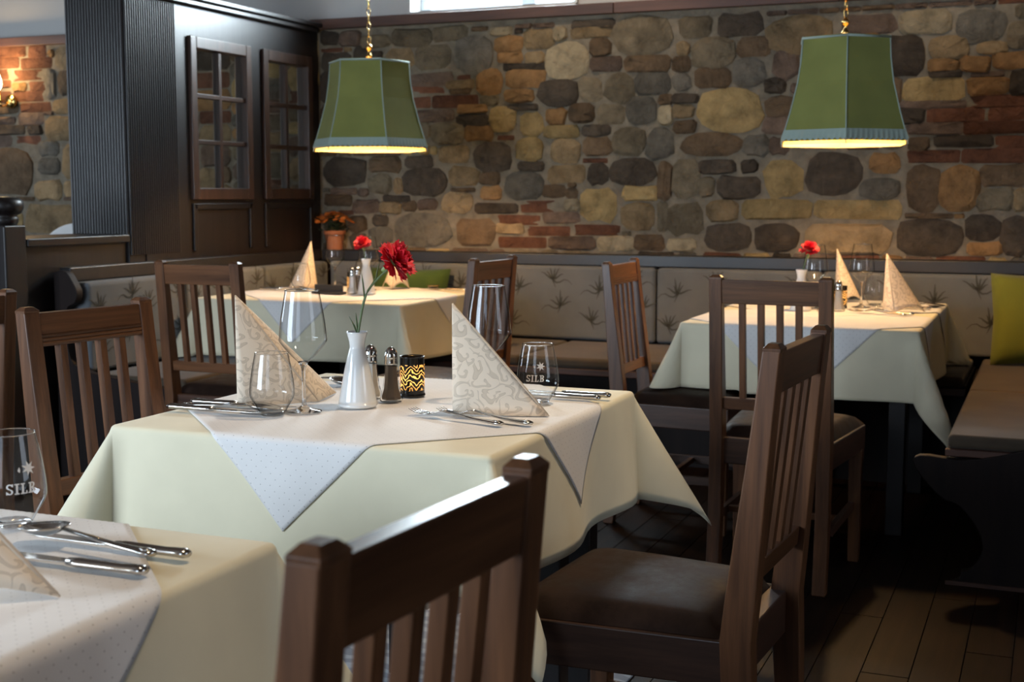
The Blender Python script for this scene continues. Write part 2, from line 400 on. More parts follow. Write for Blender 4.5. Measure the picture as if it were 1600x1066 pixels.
# stones: x, z, width, height in centimetres, kind; * = rounded field stone
STONES = """-379,209,11,7,d -366,208,13,8,p -375,196,19,10,d -359,198,10,11,d -335,196,16,11,t -350,206,18,6,n -328,207,24,9,n -315,196,21,13,n -305,208,20,7,n -291,196,23,20,g* -316,184,26,6,p -318,179,21,6,r -299,181,16,4,t -299,178,12,3,b -322,172,10,5,r -302,172,27,6,r -282,182,15,14,o* -282,172,10,5,n -314,165,23,6,p -292,168,17,4,o -292,162,19,6,d -307,155,20,12,n* -288,155,17,8,o -321,157,7,9,n -380,182,10,17,d -381,165,9,15,b -370,135,28,16,d* -345,139,20,9,b -348,128,14,11,n -337,127,5,8,t -320,129,27,15,d* -297,132,17,10,t -303,144,18,10,t -324,140,16,6,d -371,124,16,3,p -375,119,17,6,b -357,116,16,7,p -342,115,13,6,t -338,120,16,3,d -319,117,11,5,p -301,118,18,11,t* -330,116,8,5,b -322,103,35,18,g* -348,108,9,5,d -290,102,24,14,b -363,106,11,9,b -348,99,14,11,g -362,96,11,8,d -275,208,12,4,w -271,201,16,8,o -254,203,17,10,t -242,205,6,7,w -225,205,22,5,t -224,209,23,4,d -238,191,23,19,w* -220,197,12,9,b -198,202,32,20,n* -270,194,14,5,o -256,193,10,6,t -262,189,24,3,d -217,189,17,7,p -195,188,24,8,b -261,183,22,10,o -265,174,17,7,o* -243,175,22,14,d* -225,176,13,13,n -210,176,16,15,n -192,178,19,10,g -198,165,16,15,g* -185,162,7,9,w -274,162,15,13,y* -258,159,13,13,y -244,163,11,8,o -230,164,14,10,b* -214,163,15,11,n -185,170,7,5,b -263,168,17,3,d -259,146,15,12,y* -241,155,19,6,y -239,145,17,12,t -222,155,15,5,d -221,147,15,9,b -204,149,17,14,n* -188,148,14,16,g -280,142,22,16,d* -262,127,23,15,g* -258,137,14,4,d -238,133,21,9,t -221,133,11,11,d -202,134,25,14,d* -282,131,12,7,b -245,124,13,6,b -235,123,6,5,b -220,117,20,18,y -198,123,19,7,y -199,111,19,14,t -281,123,12,7,o -278,115,24,5,d -254,116,21,6,r -235,117,8,6,w -265,109,25,5,r -241,110,20,5,p -270,104,16,5,t -248,103,24,4,r -221,104,25,5,r -263,97,27,5,r -235,97,26,6,p -211,97,20,7,w -193,98,16,8,b -185,129,7,19,b -186,111,4,15,n -170,205,17,11,n -148,205,23,11,d -119,199,33,18,t* -161,192,23,15,n* -141,194,16,10,b -125,185,13,14,p -177,187,9,7,b -161,180,18,10,b -143,182,16,14,g* -130,175,10,7,d* -177,178,9,9,g -175,170,13,4,d -152,164,33,22,y* -176,164,11,6,t -175,156,11,6,b -127,165,15,10,b -129,156,13,8,p -161,147,31,11,b* -139,146,12,10,g -128,146,9,8,p -158,136,18,6,d -142,136,8,6,d -147,126,21,11,d -125,130,19,19,y -101,132,26,21,d* -174,130,13,19,n -163,126,7,10,n -174,110,19,17,n -155,114,15,10,t -128,115,35,9,y -152,101,23,14,d* -128,101,22,14,d* -176,97,14,6,w -94,101,42,15,t -86,202,25,9,p -61,202,23,11,w -36,199,22,15,g* -20,194,8,12,n* -90,195,17,6,o -70,187,19,19,d* -50,190,17,11,t* -31,189,13,5,t* -52,182,14,5,o -38,182,13,7,o -23,183,15,7,o -51,178,14,3,d -75,171,8,13,b -56,171,28,12,y -32,172,18,8,o -19,173,8,11,d -56,164,29,3,p -27,165,25,5,r -67,159,14,7,d -46,159,25,6,r -23,159,17,6,r -55,153,25,5,p -28,153,28,5,r -62,146,9,6,b -42,147,26,5,d -21,146,15,6,r -55,140,23,5,r -28,140,29,6,r -77,137,13,9,o -79,125,18,10,g* -59,125,15,22,b* -43,125,18,21,o* -24,131,21,10,b -27,120,17,10,n -16,120,6,10,t -89,115,41,8,y -56,102,31,17,d* -32,107,15,12,d -18,103,12,19,d* -31,97,15,6,o -606,211,21,7,r -586,210,13,7,r -609,204,16,6,r -587,203,24,6,r -594,196,25,6,r -617,197,16,6,r -601,189,10,5,o -587,189,12,5,r -594,183,24,6,r -617,183,17,6,r -589,176,24,5,r -613,176,20,6,b -593,169,20,7,p -614,163,31,5,d -590,162,11,5,d -596,156,21,5,r -618,156,18,6,p -612,137,41,31,b* -580,151,15,9,g -580,140,16,10,g -576,190,7,18,g -563,190,16,15,d -564,205,17,14,n -565,176,20,9,t -569,163,25,15,t -562,143,15,22,t -581,125,21,12,t -580,107,42,20,t"""
taken = []
srnd = random.Random(3)
def stone_mesh(w, h, kind, rounded):
    dep = srnd.uniform(.012, .024) if kind != 'r' else srnd.uniform(.007, .013)
    if rounded: dep += .006
    ring = []
    if rounded:
        a0 = srnd.uniform(-.12, .12)
        for i in range(14):
            a = 2 * PI * (i + .5) / 14 + a0; ca, sa = math.cos(a), math.sin(a)
            q = (abs(ca) ** 3 + abs(sa) ** 3) ** (-1 / 3) * (1 + srnd.uniform(-.10, .04))
            ring.append((ca * q * w / 2, sa * q * h / 2))
    else:                                              # a block: corners knocked off, sides uneven
        c_ = min(w, h) * (.14 if kind == 'r' else .22); j = min(w, h) * (.05 if kind == 'r' else .10)
        X, Z = w / 2, h / 2
        P = [(X, -Z + c_), (X, Z - c_), (X - c_, Z)] + ([] if kind == 'r' else [(0, Z)]) + [(-X + c_, Z), (-X, Z - c_), (-X, -Z + c_), (-X + c_, -Z)] + ([] if kind == 'r' else [(0, -Z)]) + [(X - c_, -Z)]
        ring = [(a + srnd.uniform(-j, j * .35) * math.copysign(1, a) * (abs(a) > .01), b_ + srnd.uniform(-j, j * .35) * math.copysign(1, b_)) for a, b_ in P]
    n = len(ring)
    mb = MB(); vs = []; fs = []
    for sc_, d in ((1.0, -.012), (.97, dep * .55), (.80 if not rounded else .74, dep)):
        for (x, z) in ring:
            k = srnd.uniform(-.4, .4) * dep * (1 if d > .0 and sc_ < .9 else .25)
            vs.append((x * sc_, -(d + k), z * sc_))
    vs.append((srnd.uniform(-.1, .1) * w, -dep * srnd.uniform(.9, 1.25), srnd.uniform(-.1, .1) * h))
    for q in range(2):
        for i in range(n):
            jn = (i + 1) % n
            fs.append((q * n + i, q * n + jn, (q + 1) * n + jn, (q + 1) * n + i))
    for i in range(n): fs.append((2 * n + i, 2 * n + (i + 1) % n, 3 * n))
    return mb.add(vs, fs)
def put_stone(x, z, w, h, kind, rounded):
    mb = stone_mesh(w, h, kind, rounded)
    o = mb.build('brick' if kind == 'r' else 'stone', 'stone_' + kind, wallo, smooth=True, autosmooth=.6)
    o.location = (x, WY, z)
GX0, GX1, GZ0, GZ1, CS = -7.9, 2.6, .36, 2.135, .025
NX, NZ = int((GX1 - GX0) / CS), int((GZ1 - GZ0) / CS)
occ = [[False] * NZ for _ in range(NX)]
def mark(x, z, w, h):
    for i in range(max(0, int((x - w / 2 - GX0) / CS)), min(NX, int((x + w / 2 - GX0) / CS) + 1)):
        for k in range(max(0, int((z - h / 2 - GZ0) / CS)), min(NZ, int((z + h / 2 - GZ0) / CS) + 1)): occ[i][k] = True
count = 0
for s in STONES.split():
    x, z, w, h, k = s.split(','); x, z, w, h = [float(q) / 100 for q in (x, z, w, h)]
    put_stone(x, z, w + .018, h + .015, k.rstrip('*'), k.endswith('*')); mark(x, z, w, h); count += 1
# the gaps between and the wall beyond: smaller stones that fill what is left
rest = {}
cells = [(i, k) for k in range(NZ - 1, -1, -1) for i in range(NX)]
fill = []
for i, k in cells:
    if occ[i][k] or (GX0 + i * CS > -4.1 and GZ0 + k * CS < .88): continue
    far = not (-3.86 < GX0 + i * CS < -.1 or -6.2 < GX0 + i * CS < -5.0)
    mw = srnd.choice([6, 8, 9, 11, 13]) if far else srnd.choice([4, 6, 8, 9]); mh = srnd.choice([2, 3, 4, 5, 6]) if far else srnd.choice([2, 3, 4])
    w = 0
    while w < mw and i + w < NX and not occ[i + w][k]: w += 1
    h = 1
    while h < mh and k - h >= 0 and all(not occ[q][k - h] for q in range(i, i + w)): h += 1
    for q in range(i, i + w):
        for p in range(k - h + 1, k + 1): occ[q][p] = True
    if w >= 2 and h >= 1:
        ww, hh = w * CS + .002, h * CS + .002
        if hh < .018: hh = .018
        fill.append((ww * hh, far, GX0 + (i + w / 2) * CS, GZ0 + (k + 1 - h / 2) * CS, ww, hh))
fill.sort(key=lambda t: (t[1], -t[0]))
for a, far, x, z, ww, hh in fill:
    kind = srnd.choice('rrpb' if ww > 2.6 * hh else 'ttnngbboydp')
    if count < 298:
        put_stone(x, z, ww, hh, kind, False); count += 1
    else:
        mb = stone_mesh(ww, hh, kind, False)
        R_ = rest.setdefault(kind, MB()); R_.add([(p[0] + x, p[1] + WY, p[2] + z) for p in mb.v], mb.f)
for kind, mb in rest.items():
    o = mb.build('small_stones', 'stone_' + kind, wallo, smooth=True, autosmooth=.6); o['kind'] = 'stuff'

# high window in the plaster
wn = thing('window_1', 'high daylight window above the timber trim of the stone wall', 'window'); wn['kind'] = 'structure'
rv = MB(); rv.bb(W0, W1, WY - .02, WY + .2, WZ0 - .012, WZ0 + .004); rv.bb(W0, W0 + .012, WY, WY + .2, WZ0, WZ1); rv.bb(W1 - .012, W1, WY, WY + .2, WZ0, WZ1)
rv.build('window_reveal', 'plaster', wn)
fr_ = MB(); y0, y1 = WY + .13, WY + .19
fr_.bb(W0 + .012, W1 - .012, y0, y1, WZ0 + .004, WZ0 + .035); fr_.bb(W0 + .012, W1 - .012, y0, y1, WZ1 - .05, WZ1)
for x in (W0 + .012, -2.69, W1 - .072): fr_.bb(x, x + .06 + (.02 if x == -2.69 else 0), y0, y1, WZ0, WZ1)
fr_.build('window_frame', 'window_paint', wn, bevel=.004)
for a, b_ in ((W0 + .07, -2.69), (-2.61, W1 - .07)): MB().bb(a, b_, WY + .158, WY + .162, WZ0 + .035, WZ1 - .05).build('pane', 'pane_glass', wn)

# shell of the room: side walls, street wall with windows, ceiling
struct(MB().bb(-8, 3.6, -1.5, 6.9, CEIL, CEIL + .1).build('ceiling', 'ceiling_wood'))
struct(MB().bb(3.5, 3.7, -1.5, 1.0, 0, CEIL).bb(3.5, 3.7, 2.8, 6.9, 0, CEIL).bb(3.5, 3.7, 1.0, 2.8, 0, .9).bb(3.5, 3.7, 1.0, 2.8, 2.3, CEIL).build('wall_right', 'ceiling_wood'))  # opening in the right wall is made up to go with the added fill
wl = MB(); wl.bb(-8.1, -7.95, -1.5, 2.7, 0, CEIL); wl.bb(-8.1, -7.95, 4.5, 6.9, 0, CEIL); wl.bb(-8.1, -7.95, 2.7, 4.5, 0, .95); wl.bb(-8.1, -7.95, 2.7, 4.5, 2.45, CEIL)
struct(wl.build('wall_left', 'plaster'))
wf = MB(); holes = [(-4.9, -2.4), (-1.55, -.25)]; xs = [-8] + [q for h_ in holes for q in h_] + [3.6]
for a, b_ in zip(xs[0::2], xs[1::2]): wf.bb(a, b_, -1.5, -1.3, 0, CEIL)
for a, b_ in holes: wf.bb(a, b_, -1.5, -1.3, 0, .75); wf.bb(a, b_, -1.5, -1.3, 2.15, CEIL)
struct(wf.build('wall_front', 'ceiling_wood'))

# ---------------------------------------------------------------- wooden partition with glazed openings
WIN = [(5.30, 5.79), (5.925, 6.385)]; Z0, Z1 = 1.21, 1.965
pt = MB(); xa, xb = PX - .05, PX
pt.bb(xa, xb, 4.94, WY, 0, Z0); pt.bb(xa, xb, 4.94, WY, Z1, 2.14)
pt.bb(xa, xb, 4.94, WIN[0][0], Z0, Z1); pt.bb(xa, xb, WIN[0][1], WIN[1][0], Z0, Z1); pt.bb(xa, xb, WIN[1][1], WY, Z0, Z1)
part = struct(pt.build('wall_partition', 'panel_upright'), 'dark stained wooden partition with two glazed openings beside the stone wall')
MB().bb(xa - .05, xb + .055, 4.94, WY - .046, 2.14, 2.165).bb(xa - .035, xb + .035, 4.94, WY - .046, 2.115, 2.14).build('cornice', 'panel_level', part, bevel=.006)
MB().bb(-4.19, -3.87, 4.825, 4.94, 0, CEIL).build('end_post', 'panel_upright', part, bevel=.004)
for k in range(20):                                   # reeded boards on the end post and on the first panel
    MB().lathe([(.0066, 1.045), (.0066, 2.9)], 8, (-4.181 + k * .0159, 4.826, 0), cap0=True, cap1=True).build('reed', 'panel_upright', part, smooth=True, autosmooth=.8)
for k in range(23):
    MB().lathe([(.0066, .95), (.0066, 2.11)], 8, (PX - .002, 4.838 + k * .0159, 0), cap0=True, cap1=True).build('reed', 'panel_upright', part, smooth=True, autosmooth=.8)
for n_, (a, b_) in enumerate(WIN):
    w = thing('window_%d' % (n_ + 2), ['six pane wooden window in the partition nearer the reeded post', 'six pane wooden window in the partition nearer the stone wall'][n_], 'window'); w['kind'] = 'structure'
    f = MB(); t = .035
    f.bb(PX - .055, PX + .02, a - .012, a + t, Z0 - .012, Z1 + .012); f.bb(PX - .055, PX + .02, b_ - t, b_ + .012, Z0 - .012, Z1 + .012)
    f.bb(PX - .055, PX + .02, a + t, b_ - t, Z0 - .012, Z0 + t + .01); f.bb(PX - .055, PX + .02, a + t, b_ - t, Z1 - t - .01, Z1 + .012)
    f.build('window_frame', 'window_wood', w, bevel=.005)
    iy0, iy1, iz0, iz1 = a + t, b_ - t, Z0 + t + .01, Z1 - t - .01
    ym = (iy0 + iy1) / 2; hz = (iz1 - iz0) / 3
    MB().bb(PX - .035, PX + .004, ym - .012, ym + .012, iz0, iz1).build('glazing_bar', 'window_wood', w, bevel=.003)
    for q in (1, 2): MB().bb(PX - .034, PX + .003, iy0, iy1, iz0 + q * hz - .011, iz0 + q * hz + .011).build('glazing_bar', 'window_wood', w, bevel=.003)
    for q in range(3):
        for (c0, c1) in ((iy0, ym - .012), (ym + .012, iy1)):
            MB().bb(PX - .018, PX - .015, c0, c1, iz0 + q * hz + .011 * (q > 0), iz0 + (q + 1) * hz - .011 * (q < 2)).build('pane', 'pane_glass', w)
    p = MB()                                          # framed panel below the window
    p.bb(PX, PX + .014, a - .01, a + .02, .95, Z0 - .03); p.bb(PX, PX + .014, b_ - .02, b_ + .01, .95, Z0 - .03); p.bb(PX, PX + .014, a, b_, Z0 - .06, Z0 - .03)
    p.build('panel_moulding', 'panel_upright', part, bevel=.004)
# low part of the partition with a ledge, and its newel post
hw = MB().bb(-4.17, -3.885, 4.185, 4.825, 0, 1.01)
hwo = struct(hw.build('wall_low', 'panel_upright'), 'low dark wooden wall with ledge between newel and reeded post')
MB().bb(-4.20, -3.862, 4.185, 4.824, 1.01, 1.043).build('ledge', 'panel_level', hwo, bevel=.005)
nw = thing('newel_post', 'dark square newel post with rounded cap at the left edge', 'post', (-3.925, 4.12, 0))
MB().bb(-.06, .06, -.06, .06, 0, 1.10).build('shaft', 'panel_upright', nw, bevel=.008)
MB().lathe([(.05, 1.10), (.058, 1.112), (.058, 1.13), (.052, 1.137), (.070, 1.148), (.080, 1.170), (.078, 1.195), (.064, 1.208), (.02, 1.214), (.0, 1.215)], 28).build('cap', 'panel_upright', nw, smooth=True)

# ---------------------------------------------------------------- benches
prnd = random.Random(11)
SPRIGS = []
def sprig_mesh(seed):
    """loose printed twig: strokes fanning from a bent stem, in the plane x-z"""
    q = random.Random(seed); mb = MB(); s = .088
    def stroke(pts, w):
        vs = []; fs = []
        for k, (a, b_) in enumerate(pts):
            k0, k1 = max(0, k - 1), min(len(pts) - 1, k + 1)
            dx, dz = pts[k1][0] - pts[k0][0], pts[k1][1] - pts[k0][1]; l = math.hypot(dx, dz) or 1
            t = k / (len(pts) - 1); ww = w * (1 - .8 * t)
            vs.append((a - dz / l * ww, 0, b_ + dx / l * ww)); vs.append((a + dz / l * ww, 0, b_ - dx / l * ww))
        for k in range(len(pts) - 1): fs.append((2 * k, 2 * k + 1, 2 * k + 3, 2 * k + 2))
        mb.add(vs, fs)
    f = 1 if seed % 2 else -1
    for k in range(6):
        a = math.radians(20 + 26 * k + q.uniform(-9, 9)); l = s * q.uniform(.45, .95)
        stroke([(f * (.25 * s + l * t * math.cos(a)), l * t * math.sin(a) - .05 * s * math.sin(6 * t)) for t in (0, .25, .5, .75, 1)], s * .075)
    stroke([(f * s * (.3 - .35 * t), s * (-.02 - .16 * math.sin(t * 1.9) - .07 * t)) for t in (0, .7, 1.4, 2.1, 2.8, 3.5)], s * .055)
    stroke([(f * s * (.3 - .1 * t), s * (-.25 * t)) for t in (0, .7, 1.4, 2.1)], s * .05)
    return mb
def sprig(parent, loc, rz, k):
    k %= 4
    if len(SPRIGS) <= k: o = sprig_mesh(len(SPRIGS)).build('printed_sprig', 'bench_print', parent, fix=False); SPRIGS.append(o)
    else: o = SPRIGS[k].copy(); C.objects.link(o); o.parent = parent
    o.location = loc; o.rotation_euler = (0, 0, rz)

bb_ = thing('wall_bench', 'long upholstered bench with pale printed backrest below the stone wall', 'bench', (0, 0, 0))
SY0, SY1 = 5.64, 6.36
MB().bb(-3.72, -.32, SY0 + .02, SY1, .40, .435).build('seat_board', 'bench_wood', bb_, bevel=.003)
MB().bb(-3.2, -.32, SY0 + .05, SY0 + .08, 0, .40).build('front_board', 'bench_wood', bb_)
MB().bb(-3.2, -.32, SY0, SY0 + .03, .395, .425).build('seat_edge', 'trim_wood', bb_, bevel=.004)
for a, b_ in ((-3.2, -2.31), (-2.30, -1.46), (-1.45, -.33)): MB().bb(a, b_, SY0 + .005, SY1 - .02, .425, .475).build('seat_cushion', 'seat_fabric', bb_, bevel=.018, seg=3)
MB().bb(-3.86, .4, WY - .06, WY - .01, 0, .86).build('back_board', 'bench_wood', bb_)
MB().bb(-3.80, .4, WY - .115, WY - .002, .858, .918).build('top_rail', 'rail_wood', bb_, bevel=.006)
xs = [-3.74, -2.70, -1.853, -1.03, -.20, .2]
for a, b_ in zip(xs, xs[1:]):
    p = MB().bb(a + .004, b_ - .004, SY1 + .0, WY - .05, .475, .856).build('back_cushion', 'bench_fabric', bb_, bevel=.02, seg=3)
    nn = max(1, int((b_ - a) / .17))
    for i in range(nn):
        for r_ in range(2):
            cx = a + (i + .5) * (b_ - a) / nn + prnd.uniform(-.03, .03); cz = .575 + r_ * .17 + (i % 2) * .07 + prnd.uniform(-.015, .015)
            sprig(p, (min(max(cx, a + .085), b_ - .085), SY1 - .0015, min(cz, .79)), 0, i * 3 + r_)

lb = thing('partition_bench', 'upholstered bench with printed backrest along the dark wooden partition', 'bench', (0, 0, 0))
LX1 = -3.25
MB().bb(PX, LX1 - .02, 4.36, WY - .14, .40, .435).build('seat_board', 'bench_wood', lb)
MB().bb(LX1 - .08, LX1 - .05, 4.36, 5.66, 0, .40).build('front_board', 'bench_wood', lb)
MB().bb(-3.72, LX1, 4.37, 5.63, .425, .475).build('seat_cushion', 'seat_fabric', lb, bevel=.018, seg=3)
MB().bb(PX + .001, PX + .06, 4.36, WY - .116, .858, .918).build('top_rail', 'rail_wood', lb, bevel=.005)
for a, b_ in ((4.38, 5.05), (5.05, 5.72), (5.72, 6.355)):
    p = MB().bb(PX + .001, -3.735, a + .004, b_ - .004, .475, .856).build('back_cushion', 'bench_fabric', lb, bevel=.02, seg=3)
    for i in range(4):
        for r_ in range(2): sprig(p, (-3.7335, a + (i + .5) * (b_ - a) / 4 + prnd.uniform(-.02, .02), .575 + r_ * .17 + (i % 2) * .05), PI / 2, i + 2 * r_)
def curve(pts, n=4):
    """Catmull-Rom through the points (open)"""
    out = []
    for i in range(len(pts) - 1):
        p0, p1, p2, p3 = pts[max(i - 1, 0)], pts[i], pts[i + 1], pts[min(i + 2, len(pts) - 1)]
        for k in range(n):
            t = k / n
            out.append(tuple(.5 * (2 * p1[d] + (p2[d] - p0[d]) * t + (2 * p0[d] - 5 * p1[d] + 4 * p2[d] - p3[d]) * t * t + (-p0[d] + 3 * p1[d] - 3 * p2[d] + p3[d]) * t ** 3) for d in (0, 1)))
    return out + [pts[-1]]
prof = [(-3.86, 0), (-3.86, .895)] + curve([(-3.95 + .10, .905), (-3.80, .905), (-3.765, .865), (-3.742, .82), (-3.755, .775), (-3.80, .74), (-3.80, .60), (-3.74, .50), (-3.45, .455), (-3.28, .43), (-3.26, .36), (-3.33, .28), (-3.42, .18), (-3.40, .08), (-3.33, .0)])
MB().prism(prof, lambda a, b_, t: (a, t, b_), 4.32, 4.36).build('end_panel', 'bench_wood', lb, bevel=.004)

rb = thing('corner_bench', 'dark bench with scroll-cut end panel at the right edge', 'bench', (0, 0, 0))
RX0, RX1 = -.29, .28
prof = [(RX1, 0), (RX1, .92), (RX1 - .10, .92)] + curve([(RX1 - .14, .86), (RX1 - .13, .62), (RX1 - .20, .50), (-.20, .405), (-.37, .405), (-.380, .36), (-.304, .276), (-.245, .251), (-.186, .175), (-.174, .114), (-.20, .058), (-.234, .045)]) + [(-.236, .02), (-.27, 0)]
MB().prism(prof, lambda a, b_, t: (a, t, b_), 4.25, 4.29).build('end_panel', 'bench_wood', rb, bevel=.004)
MB().bb(-.28, .28, 4.243, 4.25, .0, .012).build('base_strip', 'trim_wood', rb)
MB().bb(RX0 + .02, RX1, 4.29, 6.36, .40, .435).build('seat_board', 'bench_wood', rb)
MB().bb(RX0 - .005, .14, 4.255, 4.285, .408, .43).build('seat_edge', 'trim_wood', rb, bevel=.003)
MB().bb(-.16, -.13, 4.29, 6.36, 0, .40).build('front_board', 'bench_wood', rb)
for a, b_ in ((4.265, 5.30), (5.31, 6.34)): MB().bb(RX0, .14, a, b_, .43, .475).build('seat_cushion', 'seat_fabric', rb, bevel=.016, seg=3)
MB().bb(.20, .28, 4.29, 6.38, .40, .92).build('back_board', 'bench_wood', rb)
for a, b_ in ((4.30, 5.3), (5.3, 6.35)): MB().bb(.13, .20, a, b_, .475, .86).build('back_cushion', 'bench_fabric', rb, bevel=.02, seg=3)

def pillow(name, mt, label, loc, rot, w, h, t):
    mb = MB(); n = 12; vs = []; fs = []
    for side in (1, -1):
        for i in range(n + 1):
            for k in range(n + 1):
                u, v = 2 * i / n - 1, 2 * k / n - 1
                pinch = 1 - .10 * (1 - u * u) * abs(v) ** 3 * 0 
                d = max(0, (1 - u ** 4) * (1 - v ** 4)) ** .45
                x = u * w / 2 * (1 - .07 * (1 - abs(v)) ** 1 * abs(u)); z = v * h / 2 * (1 - .07 * (1 - abs(u)) * abs(v))
                vs.append((x, side * (d * t / 2 + .002), z + h / 2))
    M_ = (n + 1) ** 2
    for s in (0, 1):
        for i in range(n):
            for k in range(n):
                q = [s * M_ + i * (n + 1) + k, s * M_ + (i + 1) * (n + 1) + k, s * M_ + (i + 1) * (n + 1) + k + 1, s * M_ + i * (n + 1) + k + 1]
                fs.append(tuple(q))
    for i in range(n):
        for (a, b_) in (((i, 0), (i + 1, 0)), ((i, n), (i + 1, n)), ((0, i), (0, i + 1)), ((n, i), (n, i + 1))):
            p, q = a[0] * (n + 1) + a[1], b_[0] * (n + 1) + b_[1]; fs.append((p, q, M_ + q, M_ + p))
    o = mb.add(vs, fs).build(name, mt, None, smooth=True)
    o.location = loc; o.rotation_euler = rot
    tag(o, label, 'cushion')
pillow('cushion', 'pillow_lime', 'yellow-green cushion leaning in the bench corner at the right edge', (-.065, 6.12, .478), (-.35, 0, .12), .37, .42, .13)
pillow('cushion', 'pillow_green', 'dark green cushion on the wall bench behind the corner table', (-3.22, 6.24, .478), (-.22, 0, 0), .50, .36, .10)

# wall sconce in the side room
sn_ = thing('wall_sconce', 'brass wall sconce with a lit candle bulb on the brickwork', 'lamp', (-6.06, WY - .03, 1.80))
MB().lathe([(.0, 0), (.045, 0), (.04, .012), (.015, .02), (0, .02)], 20, (0, 0, 0), Matrix.Rotation(PI / 2, 3, 'X')).build('back_plate', 'brass', sn_, smooth=True)
MB().sweep([(0, -.02, 0), (0, -.05, -.03), (0, -.085, -.035), (0, -.10, -.005)], .006, 8).build('arm', 'brass', sn_, smooth=True)
MB().lathe([(.004, -.01), (.028, -.002), (.026, .004), (.011, .006), (.011, .065), (.008, .066)], 20, (0, -.10, 0)).build('candle_sleeve', 'brass', sn_, smooth=True)
MB().lathe([(.006, .066), (.016, .085), (.019, .105), (.014, .13), (.006, .155), (.001, .165)], 20, (0, -.10, 0)).build('candle_bulb', 'candle_bulb_glow', sn_, smooth=True)
point('sconce_light', (0, -.11, .2), 5, (1, .66, .30), .03, sn_)
# cloth covered rounded chair back in the side room
wc = thing('covered_chair', 'white cloth-covered rounded chair back seen over the ledge', 'chair', (-4.98, 5.86, 0), .2)
pr = [(-.24, 0), (-.24, .9)] + curve([(-.24, .9), (-.22, .99), (-.13, 1.05), (0, 1.07), (.13, 1.05), (.22, .99), (.24, .9)]) + [(.24, .0)]
MB().prism(pr, lambda a, b_, t: (a, t, b_), -.05, .05).build('back_cover', 'white_cover', wc, bevel=.02, seg=3)
MB().bb(-.24, .24, -.45, -.05, .10, .47).build('seat_cover', 'white_cover', wc, bevel=.02, seg=3)
# flower pot on the bench rail in the corner
fp = thing('potted_flowers', 'terracotta pot of orange flowers in the corner of the wall', 'plant', (-3.74, 6.432, .918))
MB().lathe([(.0, 0), (.042, 0), (.055, .085), (.062, .085), (.062, .105), (.055, .105), (.05, .09), (0, .09)], 24).build('pot', 'terracotta', fp, smooth=True, autosmooth=.6)
q = MB()
for i in range(200):
    a, e, r = rnd.uniform(0, 2 * PI), rnd.uniform(.0, 1.5), rnd.uniform(.03, .092)
    p = Vector((math.cos(a) * math.cos(e) * r, math.sin(a) * math.cos(e) * r * .8 - .01, .10 + math.sin(e) * r)); d = Vector((math.cos(a), math.sin(a), .6)).normalized() * .022; s = d.cross(Vector((0, 0, 1))).normalized() * .009
    q.add([p, p + d * .5 + s, p + d, p + d * .5 - s], [(0, 1, 2, 3)])
q.build('foliage', 'leaf_green', fp)
pet = None
for i in range(44):
    a = i * 2.4; r = .0135 * math.sqrt(i); mb = MB()
    if pet is None:
        for k in range(10):
            m_ = Matrix.Rotation(k * 2 * PI / 10, 3, 'Z'); mb.add([m_ @ Vector(p) for p in ((0, 0, 0), (.010, -.005, .004), (.019, 0, .003), (.010, .005, .004))], [(0, 1, 2, 3)])
        o = pet = mb.build('blossom', 'orange_bloom', fp, fix=False)
    else: o = pet.copy(); C.objects.link(o)
    o.location = (math.cos(a) * r * 1.25, math.sin(a) * r - .012, .205 - r * r * 7); o.rotation_euler = (rnd.uniform(-.4, .4) - math.sin(a) * r * 6, math.cos(a) * r * 6, a)

